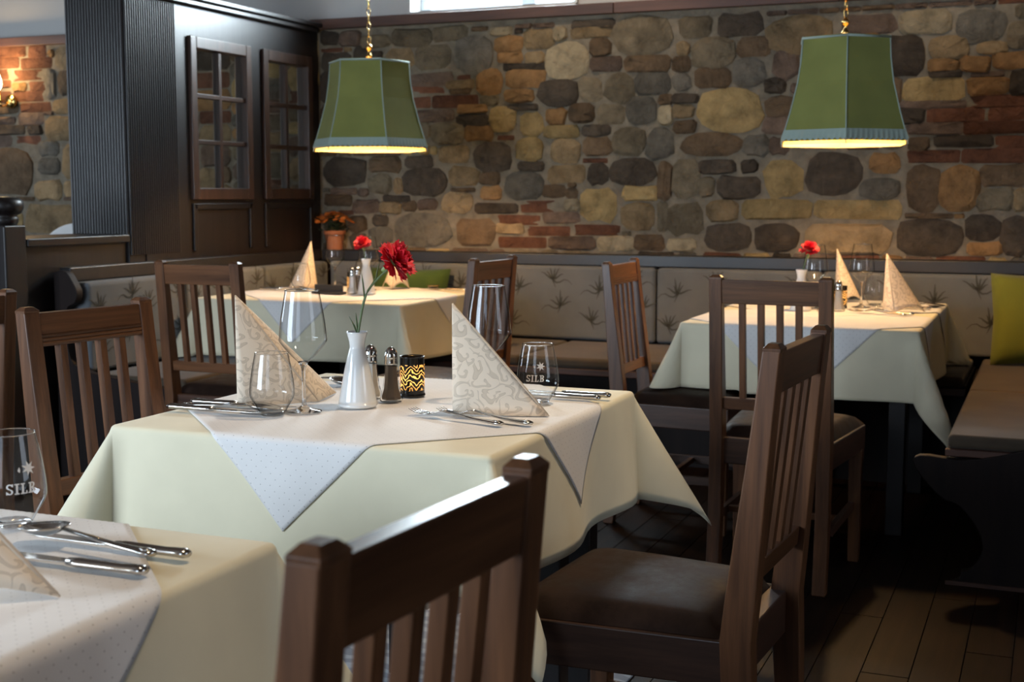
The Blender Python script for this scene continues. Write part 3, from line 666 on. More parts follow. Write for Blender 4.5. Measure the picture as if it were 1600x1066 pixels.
# ---------------------------------------------------------------- pendant lamps
def pendant(label, loc, rz):
    L = thing('pendant_lamp', label, 'lamp', loc, rz, 'green pendant lamps')
    R0, HH = .272, .415                                 # bottom corner radius, height
    pf = [(1.0, 0), (.965, .10), (.86, .32), (.755, .58), (.705, .80), (.685, 1.0)]
    def ringp(r, z, off=0.0): return [Vector(((r * R0 + off) * math.cos(PI / 3 * i), (r * R0 + off) * math.sin(PI / 3 * i), z * HH)) for i in range(6)]
    def side(i, off, z0=0, z1=9):
        vs = []; fs = []
        rows = [(r, z) for r, z in pf]
        fine = []
        for (ra, za), (rb_, zb) in zip(rows, rows[1:]):
            for k in range(3): fine.append((ra + (rb_ - ra) * k / 3, za + (zb - za) * k / 3))
        fine.append(rows[-1])
        if off == 0: fine[0] = (.987, .045)
        for r, z in fine:
            P = ringp(r, z, off); vs += [P[i], P[(i + 1) % 6]]
        for k in range(len(fine) - 1): fs.append((2 * k, 2 * k + 1, 2 * k + 3, 2 * k + 2))
        return vs, fs
    for i in range(6):
        vs, fs = side(i, 0); MB().add(vs, fs).build('shade_panel', 'shade_green', L, solid=.003, fix=False)
        vs, fs = side(i, -.006); MB().add(vs, fs).build('shade_lining', 'shade_lining', L, fix=False)
        pts = [ringp(r, z, .002)[i] for r, z in pf]; MB().sweep(pts, .0028, 6).build('seam_piping', 'shade_lace', L, smooth=True)
        # lace trim with a toothed lower edge, top braid
        P = ringp(1.0, 0, .004); Q = ringp(.953, .135, .004); a0, b0, a1, b1 = P[i], P[(i + 1) % 6], Q[i], Q[(i + 1) % 6]
        n = 24; vs = []; fs = []
        for k in range(n + 1):
            t = k / n; dz = .022 - (.010 if k % 2 else 0)
            vs += [a0.lerp(b0, t) + Vector((0, 0, dz)), a1.lerp(b1, t)]
        for k in range(n): fs.append((2 * k, 2 * k + 2, 2 * k + 3, 2 * k + 1))
        MB().add(vs, fs).build('lace_trim', 'shade_lace', L, solid=.002, fix=False)
        P = ringp(.689, .985, .003); MB().sweep([P[i], P[(i + 1) % 6]], .0045, 6).build('top_piping', 'shade_lace', L, smooth=True)
        P = ringp(.70, .90, .0015); P2 = ringp(.692, .945, .0015)
        MB().add([P[i], P[(i + 1) % 6], P2[(i + 1) % 6], P2[i]], [(0, 1, 2, 3)]).build('top_braid', 'shade_green', L, fix=False)
    sp_ = MB()
    for i in range(3):
        a = PI / 3 * i; d = Vector((math.cos(a), math.sin(a), 0)) * R0 * .68; sp_.sweep([-d + Vector((0, 0, HH * .97)), d + Vector((0, 0, HH * .97))], .002, 6)
    sp_.build('frame_spider', 'brass', L)
    MB().lathe([(.016, HH * .60), (.017, HH * .62), (.017, HH * .80), (.01, HH * .82), (.006, HH * .99)], 16).build('lamp_holder', 'brass', L, smooth=True)
    MB().lathe([(.0, .14), (.018, .145), (.028, .165), (.03, .185), (.024, .21), (.014, .235), (.013, .25)], 20).build('bulb', 'bulb_glow', L, smooth=True)
    point('pendant_light', (0, 0, .10), LAMP_W, (1.0, .62, .28), .035, L)
    MB().lathe([(.0, HH * .98), (.010, HH * .985), (.006, HH + .008), (.013, HH + .016), (.016, HH + .025), (.008, HH + .036), (.006, HH + .048), (.012, HH + .056), (.016, HH + .066), (.012, HH + .074), (.004, HH + .082)], 20).build('finial', 'brass', L, smooth=True)
    z = HH + .078; k = 0
    tor = None
    while loc[2] + z < CEIL - .06:
        if tor is None:
            pts = []
            for q in range(13):
                a = 2 * PI * q / 12; pts.append((.0085 * math.cos(a), 0, .019 * math.sin(a)))
            o = tor = MB().sweep(pts, .0022, 6, cap=False, up=(0, 1, 0)).build('chain_link', 'brass', L, smooth=True)
        else: o = tor.copy(); C.objects.link(o)
        o.location = (0, 0, z + .019); o.rotation_euler = (0, 0, PI / 2 * (k % 2)); z += .0325; k += 1
    MB().sweep([(.004, .004, HH + .07), (.006, -.003, HH + .4), (.003, .004, CEIL - .04 - loc[2])], .0018, 6).build('cable', 'black_card', L)
    MB().lathe([(.0, CEIL - .05 - loc[2]), (.03, CEIL - .045 - loc[2]), (.05, CEIL - .02 - loc[2]), (.055, CEIL - .001 - loc[2])], 20).build('ceiling_rose', 'brass', L, smooth=True)
    return L
LAMP_W = 30
pendant('green fabric pendant lamp hanging over the corner table by the partition', (-3.0, 5.5, 1.425), math.radians(15))
pendant('green fabric pendant lamp hanging over the right-hand table', (-.80, 5.35, 1.415), math.radians(41))
# small recessed ceiling spots over the aisle
for (x, y, tx, ty, pw, lab, tz) in ((-.45, 2.9, -1.25, 2.55, 26, 'recessed ceiling spot over the middle table', .75), (-.45, 1.5, -1.25, 1.15, 14, 'recessed ceiling spot nearest the street windows', .75),
        (-2.25, 5.72, -2.2, 6.5, 6, 'recessed ceiling spot washing the stone wall beside the high window', 1.75), (-.55, 5.72, -.5, 6.5, 5, 'recessed ceiling spot washing the stone wall above the right-hand table', 1.8)):
    t = thing('ceiling_spot', lab, 'lamp', (x, y, CEIL))
    MB().lathe([(.03, -.002), (.045, -.012), (.055, -.006), (.055, 0)], 24).build('spot_ring', 'chrome', t, smooth=True)
    l = bpy.data.lights.new('spot', 'SPOT'); l.energy = pw * 4.6; l.color = (1, .77, .52); l.spot_size = .74 if tz < 1 else 1.25; l.spot_blend = .7; l.shadow_soft_size = .05
    o = bpy.data.objects.new('spot', l); C.objects.link(o); o.parent = t; o.location = (0, 0, -.02)
    d = Vector((tx - x, ty - y, tz - CEIL)); o.rotation_euler = d.to_track_quat('-Z', 'Y').to_euler()

# ================================================================ chairs
def post_y(z):                                          # centre line of the back posts, front of chair = +y
    pts = [(0, -.232), (.20, -.208), (.46, -.197), (.573, -.208), (.976, -.250)]
    for (za, ya), (zb, yb) in zip(pts, pts[1:]):
        if z <= zb: return ya + (yb - ya) * (z - za) / (zb - za)
    return -.250
CW = .168
def make_chair(label, loc, rz, group):
    t = thing('dining_chair', label, 'chair', loc, rz, group)
    for s in (-1, 1):
        zs = [0, .10, .22, .34, .46, .54, .64, .76, .88, .966]
        dep = [.019, .021, .024, .027, .028, .027, .024, .020, .017, .0155]
        prof = [(post_y(z) - d, z) for z, d in zip(zs, dep)] + [(post_y(z) + d, z) for z, d in reversed(list(zip(zs, dep)))]
        mb = MB(); mb.prism(prof, lambda a, b_, q: (s * CW + q, a, b_), -.0205, .0205)
        p = mb.build('back_post', 'chair_upright', t, bevel=.003)
        cp = MB(); y = post_y(.97); a = .0205; d = .0155
        cp.add([(s * CW + i * a * k, y + j * d * k, z) for z, k in ((.962, .98), (.969, 1.0), (.977, .55)) for i, j in ((-1, -1), (1, -1), (1, 1), (-1, 1))],
               [(3, 2, 1, 0), (0, 1, 5, 4), (1, 2, 6, 5), (2, 3, 7, 6), (3, 0, 4, 7), (4, 5, 9, 8), (5, 6, 10, 9), (6, 7, 11, 10), (7, 4, 8, 11), (8, 9, 10, 11)])
        cp.build('post_cap', 'chair_upright', p, bevel=.001)
    def slab(x0, x1, z0, z1, th, name, mt, off=0, parent=t, bev=.003):
        mb = MB(); vs = []
        for z in (z0, z1):
            y = post_y(z) + off; vs += [(x0, y - th / 2, z), (x1, y - th / 2, z), (x1, y + th / 2, z), (x0, y + th / 2, z)]
        mb.add(vs, [(3, 2, 1, 0), (4, 5, 6, 7), (0, 1, 5, 4), (1, 2, 6, 5), (2, 3, 7, 6), (3, 0, 4, 7)])
        return mb.build(name, mt, parent, bevel=bev)
    tr = slab(-.150, .150, .888, .962, .024, 'top_rail', 'chair_rail')
    for k in range(3): slab(-.148, .148, 0.892 + k * .0085, .8985 + k * .0085, .006, 'bead', 'chair_rail', .0125, tr, .002)
    slab(-.150, .150, .555, .592, .026, 'lower_rail', 'chair_rail')
    for x in (-.087, -.029, .029, .087):
        slab(x - .010, x + .010, .590, .890, .020, 'slat', 'chair_upright', 0, t, .002)
    # seat frame
    f0, f1, yb, yf = .184, .220, -.20, .225
    mb = MB(); mb.add([(-f0, yb, .378), (f0, yb, .378), (f1, yf, .378), (-f1, yf, .378), (-f0, yb, .461), (f0, yb, .461), (f1, yf, .461), (-f1, yf, .461),
                       (-f0 + .03, yb + .03, .378), (f0 - .03, yb + .03, .378), (f1 - .03, yf - .03, .378), (-f1 + .03, yf - .03, .378)],
                      [(4, 5, 6, 7), (0, 1, 5, 4), (1, 2, 6, 5), (2, 3, 7, 6), (3, 0, 4, 7), (0, 8, 9, 1), (1, 9, 10, 2), (2, 10, 11, 3), (3, 11, 8, 0), (8, 11, 10, 9)])
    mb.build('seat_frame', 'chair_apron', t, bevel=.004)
    # leather cushion, slightly crowned
    mb = MB(); n = 14; vs = []; fs = []
    for i in range(n + 1):
        for k in range(n + 1):
            u, v = 2 * i / n - 1, 2 * k / n - 1
            u = math.copysign(abs(u) ** .8, u); v = math.copysign(abs(v) ** .8, v)
            fy = yb + .035 + (v + 1) / 2 * (yf - yb - .03); fx = (f0 + (f1 - f0) * (v + 1) / 2 - .006) * u
            e = max(0, (1 - abs(u) ** 9) * (1 - abs(v) ** 9))
            vs.append((fx, fy, .462 + .036 * e ** .5 + .009 * (1 - u * u) * (1 - v * v)))
    for i in range(n):
        for k in range(n): fs.append((i * (n + 1) + k, (i + 1) * (n + 1) + k, (i + 1) * (n + 1) + k + 1, i * (n + 1) + k + 1))
    mb.add(vs, fs); mb.build('seat_cushion', 'leather', t, smooth=True, fix=False)
    for s in (-1, 1):
        mb = MB(); a = .017; c_ = .022
        mb.add([(s * .196 - a, .20 - a, 0), (s * .196 + a, .20 - a, 0), (s * .196 + a, .20 + a, 0), (s * .196 - a, .20 + a, 0), (s * .196 - c_, .20 - c_, .385), (s * .196 + c_, .20 - c_, .385), (s * .196 + c_, .20 + c_, .385), (s * .196 - c_, .20 + c_, .385)],
               [(3, 2, 1, 0), (4, 5, 6, 7), (0, 1, 5, 4), (1, 2, 6, 5), (2, 3, 7, 6), (3, 0, 4, 7)])
        mb.build('front_leg', 'chair_upright', t, bevel=.003)
        MB().bb(s * .186 - .009, s * .186 + .009, post_y(.19) + .02, .186, .175, .205).build('side_stretcher', 'chair_apron', t, bevel=.002)
    MB().bb(-.178, .178, -.02, .0, .18, .20).build('cross_stretcher', 'chair_rail', t, bevel=.002)
    return t
H_ = PI / 2
GRP = 'slatted dining chairs'
CH = [(-.711, .972, H_ - .071, 'dark wooden slatted chair in the foreground, its back cutting across the cream tablecloth'),
      (-.662, 2.341, H_ - .062, 'dark wooden chair with bare leather seat at the right side of the middle table'),
      (-.788, 4.215, -.031, 'wooden slatted chair in front of the right-hand table, seen from behind'),
      (-1.275, 4.76, -H_, 'wooden slatted chair at the left side of the right-hand table'),
      (-2.31, 4.80, H_ - .06, 'dark slatted chair at the right side of the corner table by the partition'),
      (-2.943, 4.308, -.009, 'wooden slatted chair in front of the corner table, seen from behind'),
      (-1.803, 2.368, -H_ - .127, 'brown slatted chair at the left side of the middle table, front of its back showing'),
      (-2.77, 2.48, H_, 'chair cut by the left picture edge, back to back with a brown slatted chair')]
c0 = make_chair(CH[0][3], (CH[0][0], CH[0][1], 0), CH[0][2], GRP)
for x, y, rz, lab in CH[1:]: dup(c0, (x, y, 0), rz, lab)
KEEP = [(x - .225, x + .225, y - .225, y + .225, .511) for x, y, rz, lab in CH]       # seats the cloths may come to rest on
KEEP += [(-3.72, .2, 5.62, 6.4, .482), (-3.9, -3.23, 4.3, 6.5, .482)]
def rest_on(cx, cy, a, b_, p):
    x, y, z = p[0] + cx, p[1] + cy, p[2]
    for x0, x1, y0, y1, zz in KEEP:
        if x0 < x < x1 and y0 < y < y1 and z < zz:
            f = (TZ - zz) / (TZ - z); z = zz           # the cloth gathers on the seat
            bx, by = max(-a, min(a, p[0])) + cx, max(-b_, min(b_, p[1])) + cy
            x, y = bx + (x - bx) * f, by + (y - by) * f
    if z < .484 and -.302 < x < .2 and 4.25 < y < 6.4: x = -.302 - .02 * (x + .302)      # hangs down in front of the corner bench
    return (max(x, -3.728) - cx, y - cy, z)

# ================================================================ tables and cloths
TZ = .75
def drape(u, v, a, b_, off, fl, seed, tip=0.0):
    r = .012 + off
    du, dv = max(abs(u) - a, 0), max(abs(v) - b_, 0); su, sv = math.copysign(1, u), math.copysign(1, v)
    if du == 0 and dv == 0: return (u, v, TZ + off)
    s = math.hypot(du, dv); th = math.atan2(dv, du)
    arc = r * PI / 2; s *= 1 + tip * max(0, math.sin(2 * th)) ** 2
    # gentle waves of the hanging sides; they die out at the corners
    if dv == 0: w = (1 - (abs(v) / b_) ** 6) * math.sin(v / b_ * 5.6 + seed * 1.7 + su) * .075
    elif du == 0: w = (1 - (abs(u) / a) ** 6) * math.sin(u / a * 5.6 + seed * 2.3 + sv) * .075
    else: w = 0
    phi = .055 + w + (fl - .055) * max(0, math.sin(2 * th)) ** 1.3
    if s < arc: out = r * math.sin(s / r); dn = r * (1 - math.cos(s / r))
    else: out = r + (s - arc) * math.sin(phi); dn = r + (s - arc) * math.cos(phi)
    ca, sa = math.cos(th), math.sin(th)
    bx, by = max(-a, min(a, u)), max(-b_, min(b_, v))
    # a fan of 90 degrees of cloth gathers into a narrower hanging point
    if du > 0 and dv > 0:
        k = .55; t2 = PI / 4 + (th - PI / 4) * (1 - k * min(1, s / .2) * 0); ca, sa = math.cos(t2), math.sin(t2)
    return (bx + su * ca * out, by + sv * sa * out, TZ + off - dn)
def axis(a, drop):
    q = [a * k / 10 for k in range(-10, 11)]
    ed = [a + d for d in (.004, .008, .012, .016, .02, .03, .05, .08, .11, .14, .17, .20, .23, .25) if d < drop] + [a + drop]
    return [-e for e in reversed(ed)] + q + ed
def table(label, clabel, tlabel, x0, x1, y0, y1, drop=.27, seed=1, fl=.5, top=.432, tops=1, tip=.12, legs=None):
    cx, cy, a, b_ = (x0 + x1) / 2, (y0 + y1) / 2, (x1 - x0) / 2 - .012, (y1 - y0) / 2 - .012
    t = thing('dining_table', label, 'table', (cx, cy, 0), 0, 'dining tables')
    MB().bb(-a, a, -b_, b_, TZ - .035, TZ - .003).build('tabletop', 'panel_level', t, bevel=.004)
    MB().bb(-a + .05, a - .05, -b_ + .05, b_ - .05, TZ - .10, TZ - .036).build('apron', 'panel_level', t)
    for lx, ly in (legs or [(x0 + .09, y0 + .09), (x1 - .09, y0 + .09), (x0 + .09, y1 - .09), (x1 - .09, y1 - .09)]):
        lx -= cx; ly -= cy; MB().bb(lx - .03, lx + .03, ly - .03, ly + .03, 0, TZ - .10).build('leg', 'panel_upright', t, bevel=.004)
    us, vs_ = axis(a, drop), axis(b_, drop); mb = MB(); vs = []; fs = []; uv = []
    for u in us:
        for v in vs_: vs.append(rest_on(cx, cy, a, b_, drape(u, v, a, b_, .0, fl, seed, tip))); uv.append((u, v))
    n = len(vs_)
    for i in range(len(us) - 1):
        for k in range(n - 1): fs.append((i * n + k, (i + 1) * n + k, (i + 1) * n + k + 1, i * n + k + 1))
    o = mb.add(vs, fs, uv).build('tablecloth', 'cloth_cream', None, smooth=True, fix=False, solid=.0015); o.location = (cx, cy, 0)
    tag(o, clabel, 'tablecloth', 'cream tablecloths')
    for q in range(tops):
        oy = (q - (tops - 1) / 2) * (2 * b_ / max(tops, 1))
        mb = MB(); N = 96; vs = []; fs = []; uv = []
        for i in range(N + 1):
            for k in range(N + 1):
                p, r = (2 * i / N - 1) * top, (2 * k / N - 1) * top
                u, v = (p - r) / math.sqrt(2), (p + r) / math.sqrt(2) + oy
                vs.append(drape(u, v, a, b_, .003 + .0015 * q, fl, seed, tip)); uv.append((p, r))
        for i in range(N):
            for k in range(N): fs.append((i * (N + 1) + k, (i + 1) * (N + 1) + k, (i + 1) * (N + 1) + k + 1, i * (N + 1) + k + 1))
        o = mb.add(vs, fs, uv).build('table_topper', 'cloth_white', None, smooth=True, fix=False, solid=.0012); o.location = (cx, cy, 0)
        tag(o, tlabel if isinstance(tlabel, str) else tlabel[q], 'tablecloth', 'white dotted toppers')
table('square dining table under cream cloth in the middle of the picture', 'cream tablecloth of the middle table with long hanging corners', 'white dotted topper laid cornerwise on the middle table', -1.785, -.925, 2.14, 3.01, seed=1, fl=.58, legs=[(-1.50, 2.24), (-1.02, 2.70), (-1.50, 2.90), (-1.02, 2.90)])
table('dining table under cream cloth cut by the lower left corner', 'cream tablecloth of the foreground table at lower left', 'white topper laid cornerwise on the foreground table', -1.83, -.962, .63, 1.494, seed=2)
table('long dining table under cream cloth by the right-hand bench', 'cream tablecloth of the right-hand table below the pendant lamp', ['white topper on the near half of the right-hand table', 'white topper on the far half of the right-hand table'], -1.285, -.425, 4.725, 5.99, seed=3, drop=.26, fl=.5, tops=2, tip=.30, legs=[(-.94, 4.82), (-.50, 4.82), (-.94, 5.55), (-.50, 5.55)])
table('wide dining table under cream cloth in the corner by the partition', 'cream tablecloth of the corner table by the partition', 'white topper laid cornerwise on the corner table', -3.66, -2.60, 5.02, 5.95, seed=4, top=.46, legs=[(-3.17, 5.10), (-2.80, 5.10), (-3.17, 5.56), (-2.80, 5.56)])
CT = TZ + .0062                                        # surface of the topped cloth

# ================================================================ table ware
def napkin(label, B1, Cc, B2, A=None, h=.24, arch=.0, z=CT):
    A = A or (B1[0], B1[1]); o0 = Vector((A[0], A[1], z))
    t = thing('napkin', label, 'napkin', tuple(o0), 0, 'folded napkins')
    a = Vector((0, 0, h)); n, m_ = 10, 8
    c = Vector((Cc[0], Cc[1], z)) - o0
    for B in (B1, B2):
        b_ = Vector((B[0], B[1], z)) - o0; nrm = (b_ - a).cross(c - a).normalized()
        cen = (b_ + c) / 2
        ctr = (Vector((B1[0] + B2[0] + Cc[0], B1[1] + B2[1] + Cc[1], 3 * z)) / 3 - o0)
        if nrm.dot(cen - ctr) < 0: nrm = -nrm
        e1 = (c - b_).normalized(); e2 = (a - b_); e2 = (e2 - e1 * e2.dot(e1)).normalized()
        mb = MB(); vs = []; fs = []; uv = []; sd = rnd.uniform(0, 3)
        for i in range(n + 1):
            for k in range(m_ + 1):
                s, q = max(i / n, .004), k / m_
                p = a + (b_.lerp(c, q) - a) * s
                uv.append(((p - b_).dot(e1) + sd, (p - b_).dot(e2) + sd))
                p = p + nrm * (.008 * math.sin(PI * q) * s) + Vector((0, 0, arch * math.sin(PI * q) * max(0, (s - .6) / .4) ** 2 * 1.0))
                vs.append(p)
        for i in range(n):
            for k in range(m_): fs.append((i * (m_ + 1) + k, (i + 1) * (m_ + 1) + k, (i + 1) * (m_ + 1) + k + 1, i * (m_ + 1) + k + 1))
        mb.add(vs, fs, uv).build('folded_wing', 'napkin_paper', t, smooth=True, solid=.003, fix=False)
    mb = MB(); mb.sweep([a + (c - a) * q for q in (0.01, .25, .5, .75, .985)], [.001, .0022, .0028, .0028, .002], 8); mb.build('ridge_fold', 'napkin_paper', t, smooth=True)
    return t
napkin('scroll-printed folded napkin behind the tumbler on the middle table', (-1.654, 2.41), (-1.528, 2.545), (-1.556, 2.672), h=.247)
napkin('scroll-printed folded napkin with broad triangular face right of the candle', (-1.176, 2.508), (-.974, 2.556), (-1.10, 2.68), h=.237)
napkin('scroll-printed folded napkin cut by the left edge on the foreground table', (-1.24, 1.04), (-1.052, 1.168), (-1.26, 1.20), h=.22, arch=.02, A=(-1.25, 1.1))
napkin('tan folded napkin at the far end of the right-hand table', (-.895, 5.90), (-.85, 5.80), (-.775, 5.88), A=(-.89, 5.88), h=.23, arch=.025)
napkin('tan folded napkin nearest the right end of the right-hand table', (-.635, 5.43), (-.58, 5.35), (-.475, 5.46), A=(-.625, 5.42), h=.232, arch=.02)
napkin('tan folded napkin left of the wine glass on the corner table', (-3.56, 5.66), (-3.44, 5.60), (-3.43, 5.72), A=(-3.45, 5.70), h=.235)
napkin('tan folded napkin at the far right of the corner table', (-3.12, 5.83), (-3.03, 5.76), (-2.985, 5.86), A=(-3.02, 5.84), h=.232, arch=.03)

def wine_glass(label, x, y, z=CT):
    t = thing('wine_glass', label, 'glass', (x, y, z), 0, 'stemmed wine glasses')
    bowl = curve([(.004, .103), (.022, .118), (.049, .150), (.0505, .165), (.047, .20), (.041, .235), (.0365, .262)], 4)
    MB().lathe(bowl, 40).build('bowl', 'thin_glass', t, smooth=True)
    MB().lathe([(.0365 + .0009 * math.cos(a), .262 + .0009 * math.sin(a)) for a in [2 * PI * k / 6 for k in range(7)]], 40).build('rim', 'solid_glass', t, smooth=True)
    st = [(0, .0008), (.036, .0008), (.0385, .0016), (.037, .003), (.015, .007), (.006, .014), (.0040, .03), (.0036, .06), (.0040, .088), (.0065, .100), (.012, .109), (.006, .108), (0, .106)]
    MB().lathe(st, 36).build('stem', 'solid_glass', t, smooth=True)
    return t
wg = wine_glass('stemmed wine glass in front of the left napkin on the middle table', -1.482, 2.408)
def wg2(lab, x, y): return dup(wg, (x, y, CT), 0, lab)
wg2('stemmed wine glass half hidden behind the right napkin on the middle table', -1.175, 2.70)
wg2('stemmed wine glass between the two napkins on the right-hand table', -.739, 5.569)
wg2('stemmed wine glass behind the red flower on the right-hand table', -.905, 5.42)
wg2('stemmed wine glass beside the left napkin on the corner table', -3.345, 5.75)
wg2('stemmed wine glass behind the red flower on the corner table', -3.105, 5.66)

def text_on_glass(word, z, size, R, a0, parent, name='engraved_text'):
    """slab-serif letters wrapped round the glass, one part for each letter"""
    s = size * .72; w = s * .19; t = s * .11; x = 0.0
    def rect(a, b_, c_, d): return [(a, c_), (b_, c_), (b_, d), (a, d)]
    def arc(cx, cz, rx, rz, d0, d1, ww, n=10):
        out = []
        for k in range(n):
            q = [math.radians(d0 + (d1 - d0) * (k + e) / n) for e in (0, 1)]
            out.append([(cx + rx * math.cos(q[0]), cz + rz * math.sin(q[0])), (cx + rx * math.cos(q[1]), cz + rz * math.sin(q[1])),
                        (cx + (rx - ww) * math.cos(q[1]), cz + (rz - t) * math.sin(q[1])), (cx + (rx - ww) * math.cos(q[0]), cz + (rz - t) * math.sin(q[0]))])
        return out
    for ch in word:
        if ch == 'S':
            W = s * .62; P = arc(W / 2, s * .735, W / 2, s * .265, 20, 270, w * .9) + arc(W / 2, s * .265, W / 2, s * .265, -160, 90, w * .9) + [rect(W - t, W, s * .72, s), rect(0, t, 0, s * .28)]
        elif ch == 'I':
            W = s * .44; P = [rect(W / 2 - w / 2, W / 2 + w / 2, 0, s), rect(0, W, 0, t), rect(0, W, s - t, s)]
        elif ch == 'L':
            W = s * .62; P = [rect(s * .1, s * .1 + w, 0, s), rect(0, W, 0, t), rect(0, s * .2 + w, s - t, s), rect(W - t, W, 0, s * .3)]
        else:
            W = s * .68; P = [rect(s * .1, s * .1 + w, 0, s), rect(0, W * .6, 0, t), rect(0, W * .6, s - t, s), rect(s * .1, W * .6, s * .5 - t / 2, s * .5 + t / 2)] + arc(W * .55, s * .745, W * .42, s * .255, -90, 90, w) + arc(W * .55, s * .265, W * .45, s * .265, -90, 90, w)
        mb = MB()
        for p in P:
            vs = []
            for (a, b_) in p:
                zz = z + b_; r = R(zz) + .0007; an = a0 + (x + a) / r; vs.append((r * math.cos(an), r * math.sin(an), zz))
            mb.add(vs, [(0, 1, 2, 3)])
        mb.build('engraved_letter', 'frosted_print', parent, fix=False); x += W + s * .12
def tumbler(label, x, y, print_at=None, z=CT):
    t = thing('tumbler', label, 'glass', (x, y, z), 0, 'stemless tumblers')
    pf = curve([(.026, .004), (.034, .018), (.0455, .038), (.0475, .052), (.045, .078), (.040, .108), (.0350, .133)], 5)
    MB().lathe(pf, 44).build('bowl', 'thin_glass', t, smooth=True)
    MB().lathe([(.035 + .0009 * math.cos(a), .133 + .0009 * math.sin(a)) for a in [2 * PI * k / 6 for k in range(7)]], 44).build('rim', 'solid_glass', t, smooth=True)
    MB().lathe([(0, .0006), (.023, .0006), (.026, .003), (.0262, .006), (.022, .0085), (0, .0075)], 40).build('base', 'solid_glass', t, smooth=True)
    if print_at is not None:
        def R(zz):
            for (r0, z0), (r1, z1) in zip(pf, pf[1:]):
                if z0 <= zz <= z1: return r0 + (r1 - r0) * (zz - z0) / (z1 - z0)
            return .04
        text_on_glass('SILB', .054, .0205, R, print_at, t)
        mb = MB(); ca, cz = print_at + .70, .088               # leaf-like emblem above the word
        def P(dx, dz): r = R(cz + dz) + .0007; return (r * math.cos(ca + dx / r), r * math.sin(ca + dx / r), cz + dz)
        K = 14; ring = [P(.0105 * (1 if k % 2 == 0 else .45) * math.cos(2 * PI * k / K), .0105 * (1 if k % 2 == 0 else .45) * math.sin(2 * PI * k / K)) for k in range(K)]
        mb.add([P(0, 0)] + ring, [(0, 1 + k, 1 + (k + 1) % K) for k in range(K)])
        mb.add([P(-.016, -.002), P(-.013, .003), P(-.012, -.001), P(-.013, -.005)], [(0, 1, 2, 3)])
        mb.build('engraved_emblem', 'frosted_print', t, fix=False)
    return t
tb = tumbler('clear stemless tumbler before the left napkin on the middle table', -1.521, 2.345)
tumbler('engraved tumbler behind the right napkin on the middle table', -1.062, 2.715, -1.75)
tumbler('engraved tumbler at the left edge of the foreground table', -1.345, 1.405, -.95)
dup(tb, (-.70, 5.70, CT), 0, 'small tumbler beside the wine glass on the right-hand table')
dup(tb, (-3.39, 5.50, CT), 0, 'small tumbler before the left napkin on the corner table')
dup(tb, (-3.20, 5.78, CT), 0, 'small tumbler left of the white vase on the corner table')

def vase(label, x, y, z=CT):
    t = thing('vase', label, 'vase', (x, y, z), 0, 'white bud vases')
    pf = [(0, .001), (.041, .001), (.0432, .004), (.0425, .010)] + curve([(.0425, .010), (.036, .045), (.027, .09), (.0185, .124), (.0165, .133), (.0185, .148), (.0235, .166)], 4) + [(.0225, .1665), (.0165, .148), (.0145, .133), (.0155, .12), (.012, .10), (0, .10)]
    MB().lathe(pf, 44).build('body', 'porcelain', t, smooth=True)
    return t
v0 = vase('white porcelain bud vase holding a carnation on the middle table', -1.41, 2.515)
dup(v0, (-.945, 5.33, CT), 0, 'white bud vase behind the slatted chair on the right-hand table')
dup(v0, (-2.99, 5.43, CT), 0, 'white bud vase on the corner table by the partition')

def petal_mesh(L, Wd, seed):
    r = random.Random(seed); mb = MB(); n, m_ = 6, 12; vs = []; fs = []
    tooth = [r.uniform(.8, 1.0) if k % 2 else r.uniform(.92, 1.1) for k in range(m_ + 1)]
    for i in range(n + 1):
        s = i / n
        for k in range(m_ + 1):
            q = 2 * k / m_ - 1
            w = Wd * (.12 + .88 * s ** 1.1) * q
            l = L * s * ((1 - .18 * q * q) * (1 + (tooth[k] - 1) * s ** 4))
            vs.append((w, .12 * L * s * s + .05 * L * s * math.sin(q * 7 + seed) * s, l))
    for i in range(n):
        for k in range(m_): fs.append((i * (m_ + 1) + k, (i + 1) * (m_ + 1) + k, (i + 1) * (m_ + 1) + k + 1, i * (m_ + 1) + k + 1))
    me = MB().add(vs, fs)
    return me
PET = []
def carnation(label, base, stem, head, axis_, R=.044, leaves=True, z=CT):
    t = thing('carnation', label, 'flower', (*base, z), 0, 'red carnations')
    MB().sweep(curve3(stem), .0027, 8).build('stem', 'stem_green', t, smooth=True)
    ax = Vector(axis_).normalized(); hd = Vector(head)
    q = ax.to_track_quat('Z', 'Y')
    mt = q.to_matrix()
    MB().lathe([(.002, -.034), (.0055, -.030), (.0065, -.018), (.0085, -.004), (.010, .004)], 14, hd, mt).build('calyx', 'calyx_green', t, smooth=True)
    rr_ = random.Random(5)
    for ring, cnt, tilt, L in ((0, 5, .18, .86), (1, 8, .55, .95), (2, 10, .98, 1.0), (3, 9, 1.42, 1.0)):
        for k in range(cnt):
            if len(PET) < 4:
                o = petal_mesh(.044, .019, len(PET)).build('petal', 'carnation_red', t, smooth=True, fix=False); PET.append(o)
            else:
                o = rr_.choice(PET).copy(); C.objects.link(o); o.parent = t
            o.location = hd + ax * (.002 - .004 * ring * .3)
            e = q @ Matrix.Rotation(2 * PI * (k + .37 * ring) / cnt + rr_.uniform(-.2, .2), 3, 'Z').to_quaternion() @ Matrix.Rotation(-(tilt + rr_.uniform(-.16, .16)), 3, 'X').to_quaternion()
            o.rotation_euler = e.to_euler(); sc_ = R / .044 * L * rr_.uniform(.9, 1.08); o.scale = (sc_, sc_, sc_)
    if leaves:
        P = [Vector(p) for p in stem]
        for pos, d in leaves:
            p = Vector(pos); d = Vector(d)
            MB().sweep([p, p + d * .35 + Vector((0, 0, .004)), p + d * .7 + Vector((0, 0, .002)), p + d], [(.0025, .0012), (.0036, .0010), (.0026, .0009), (.0004, .0004)], 6).build('leaf', 'stem_green', t, smooth=True)
    return t
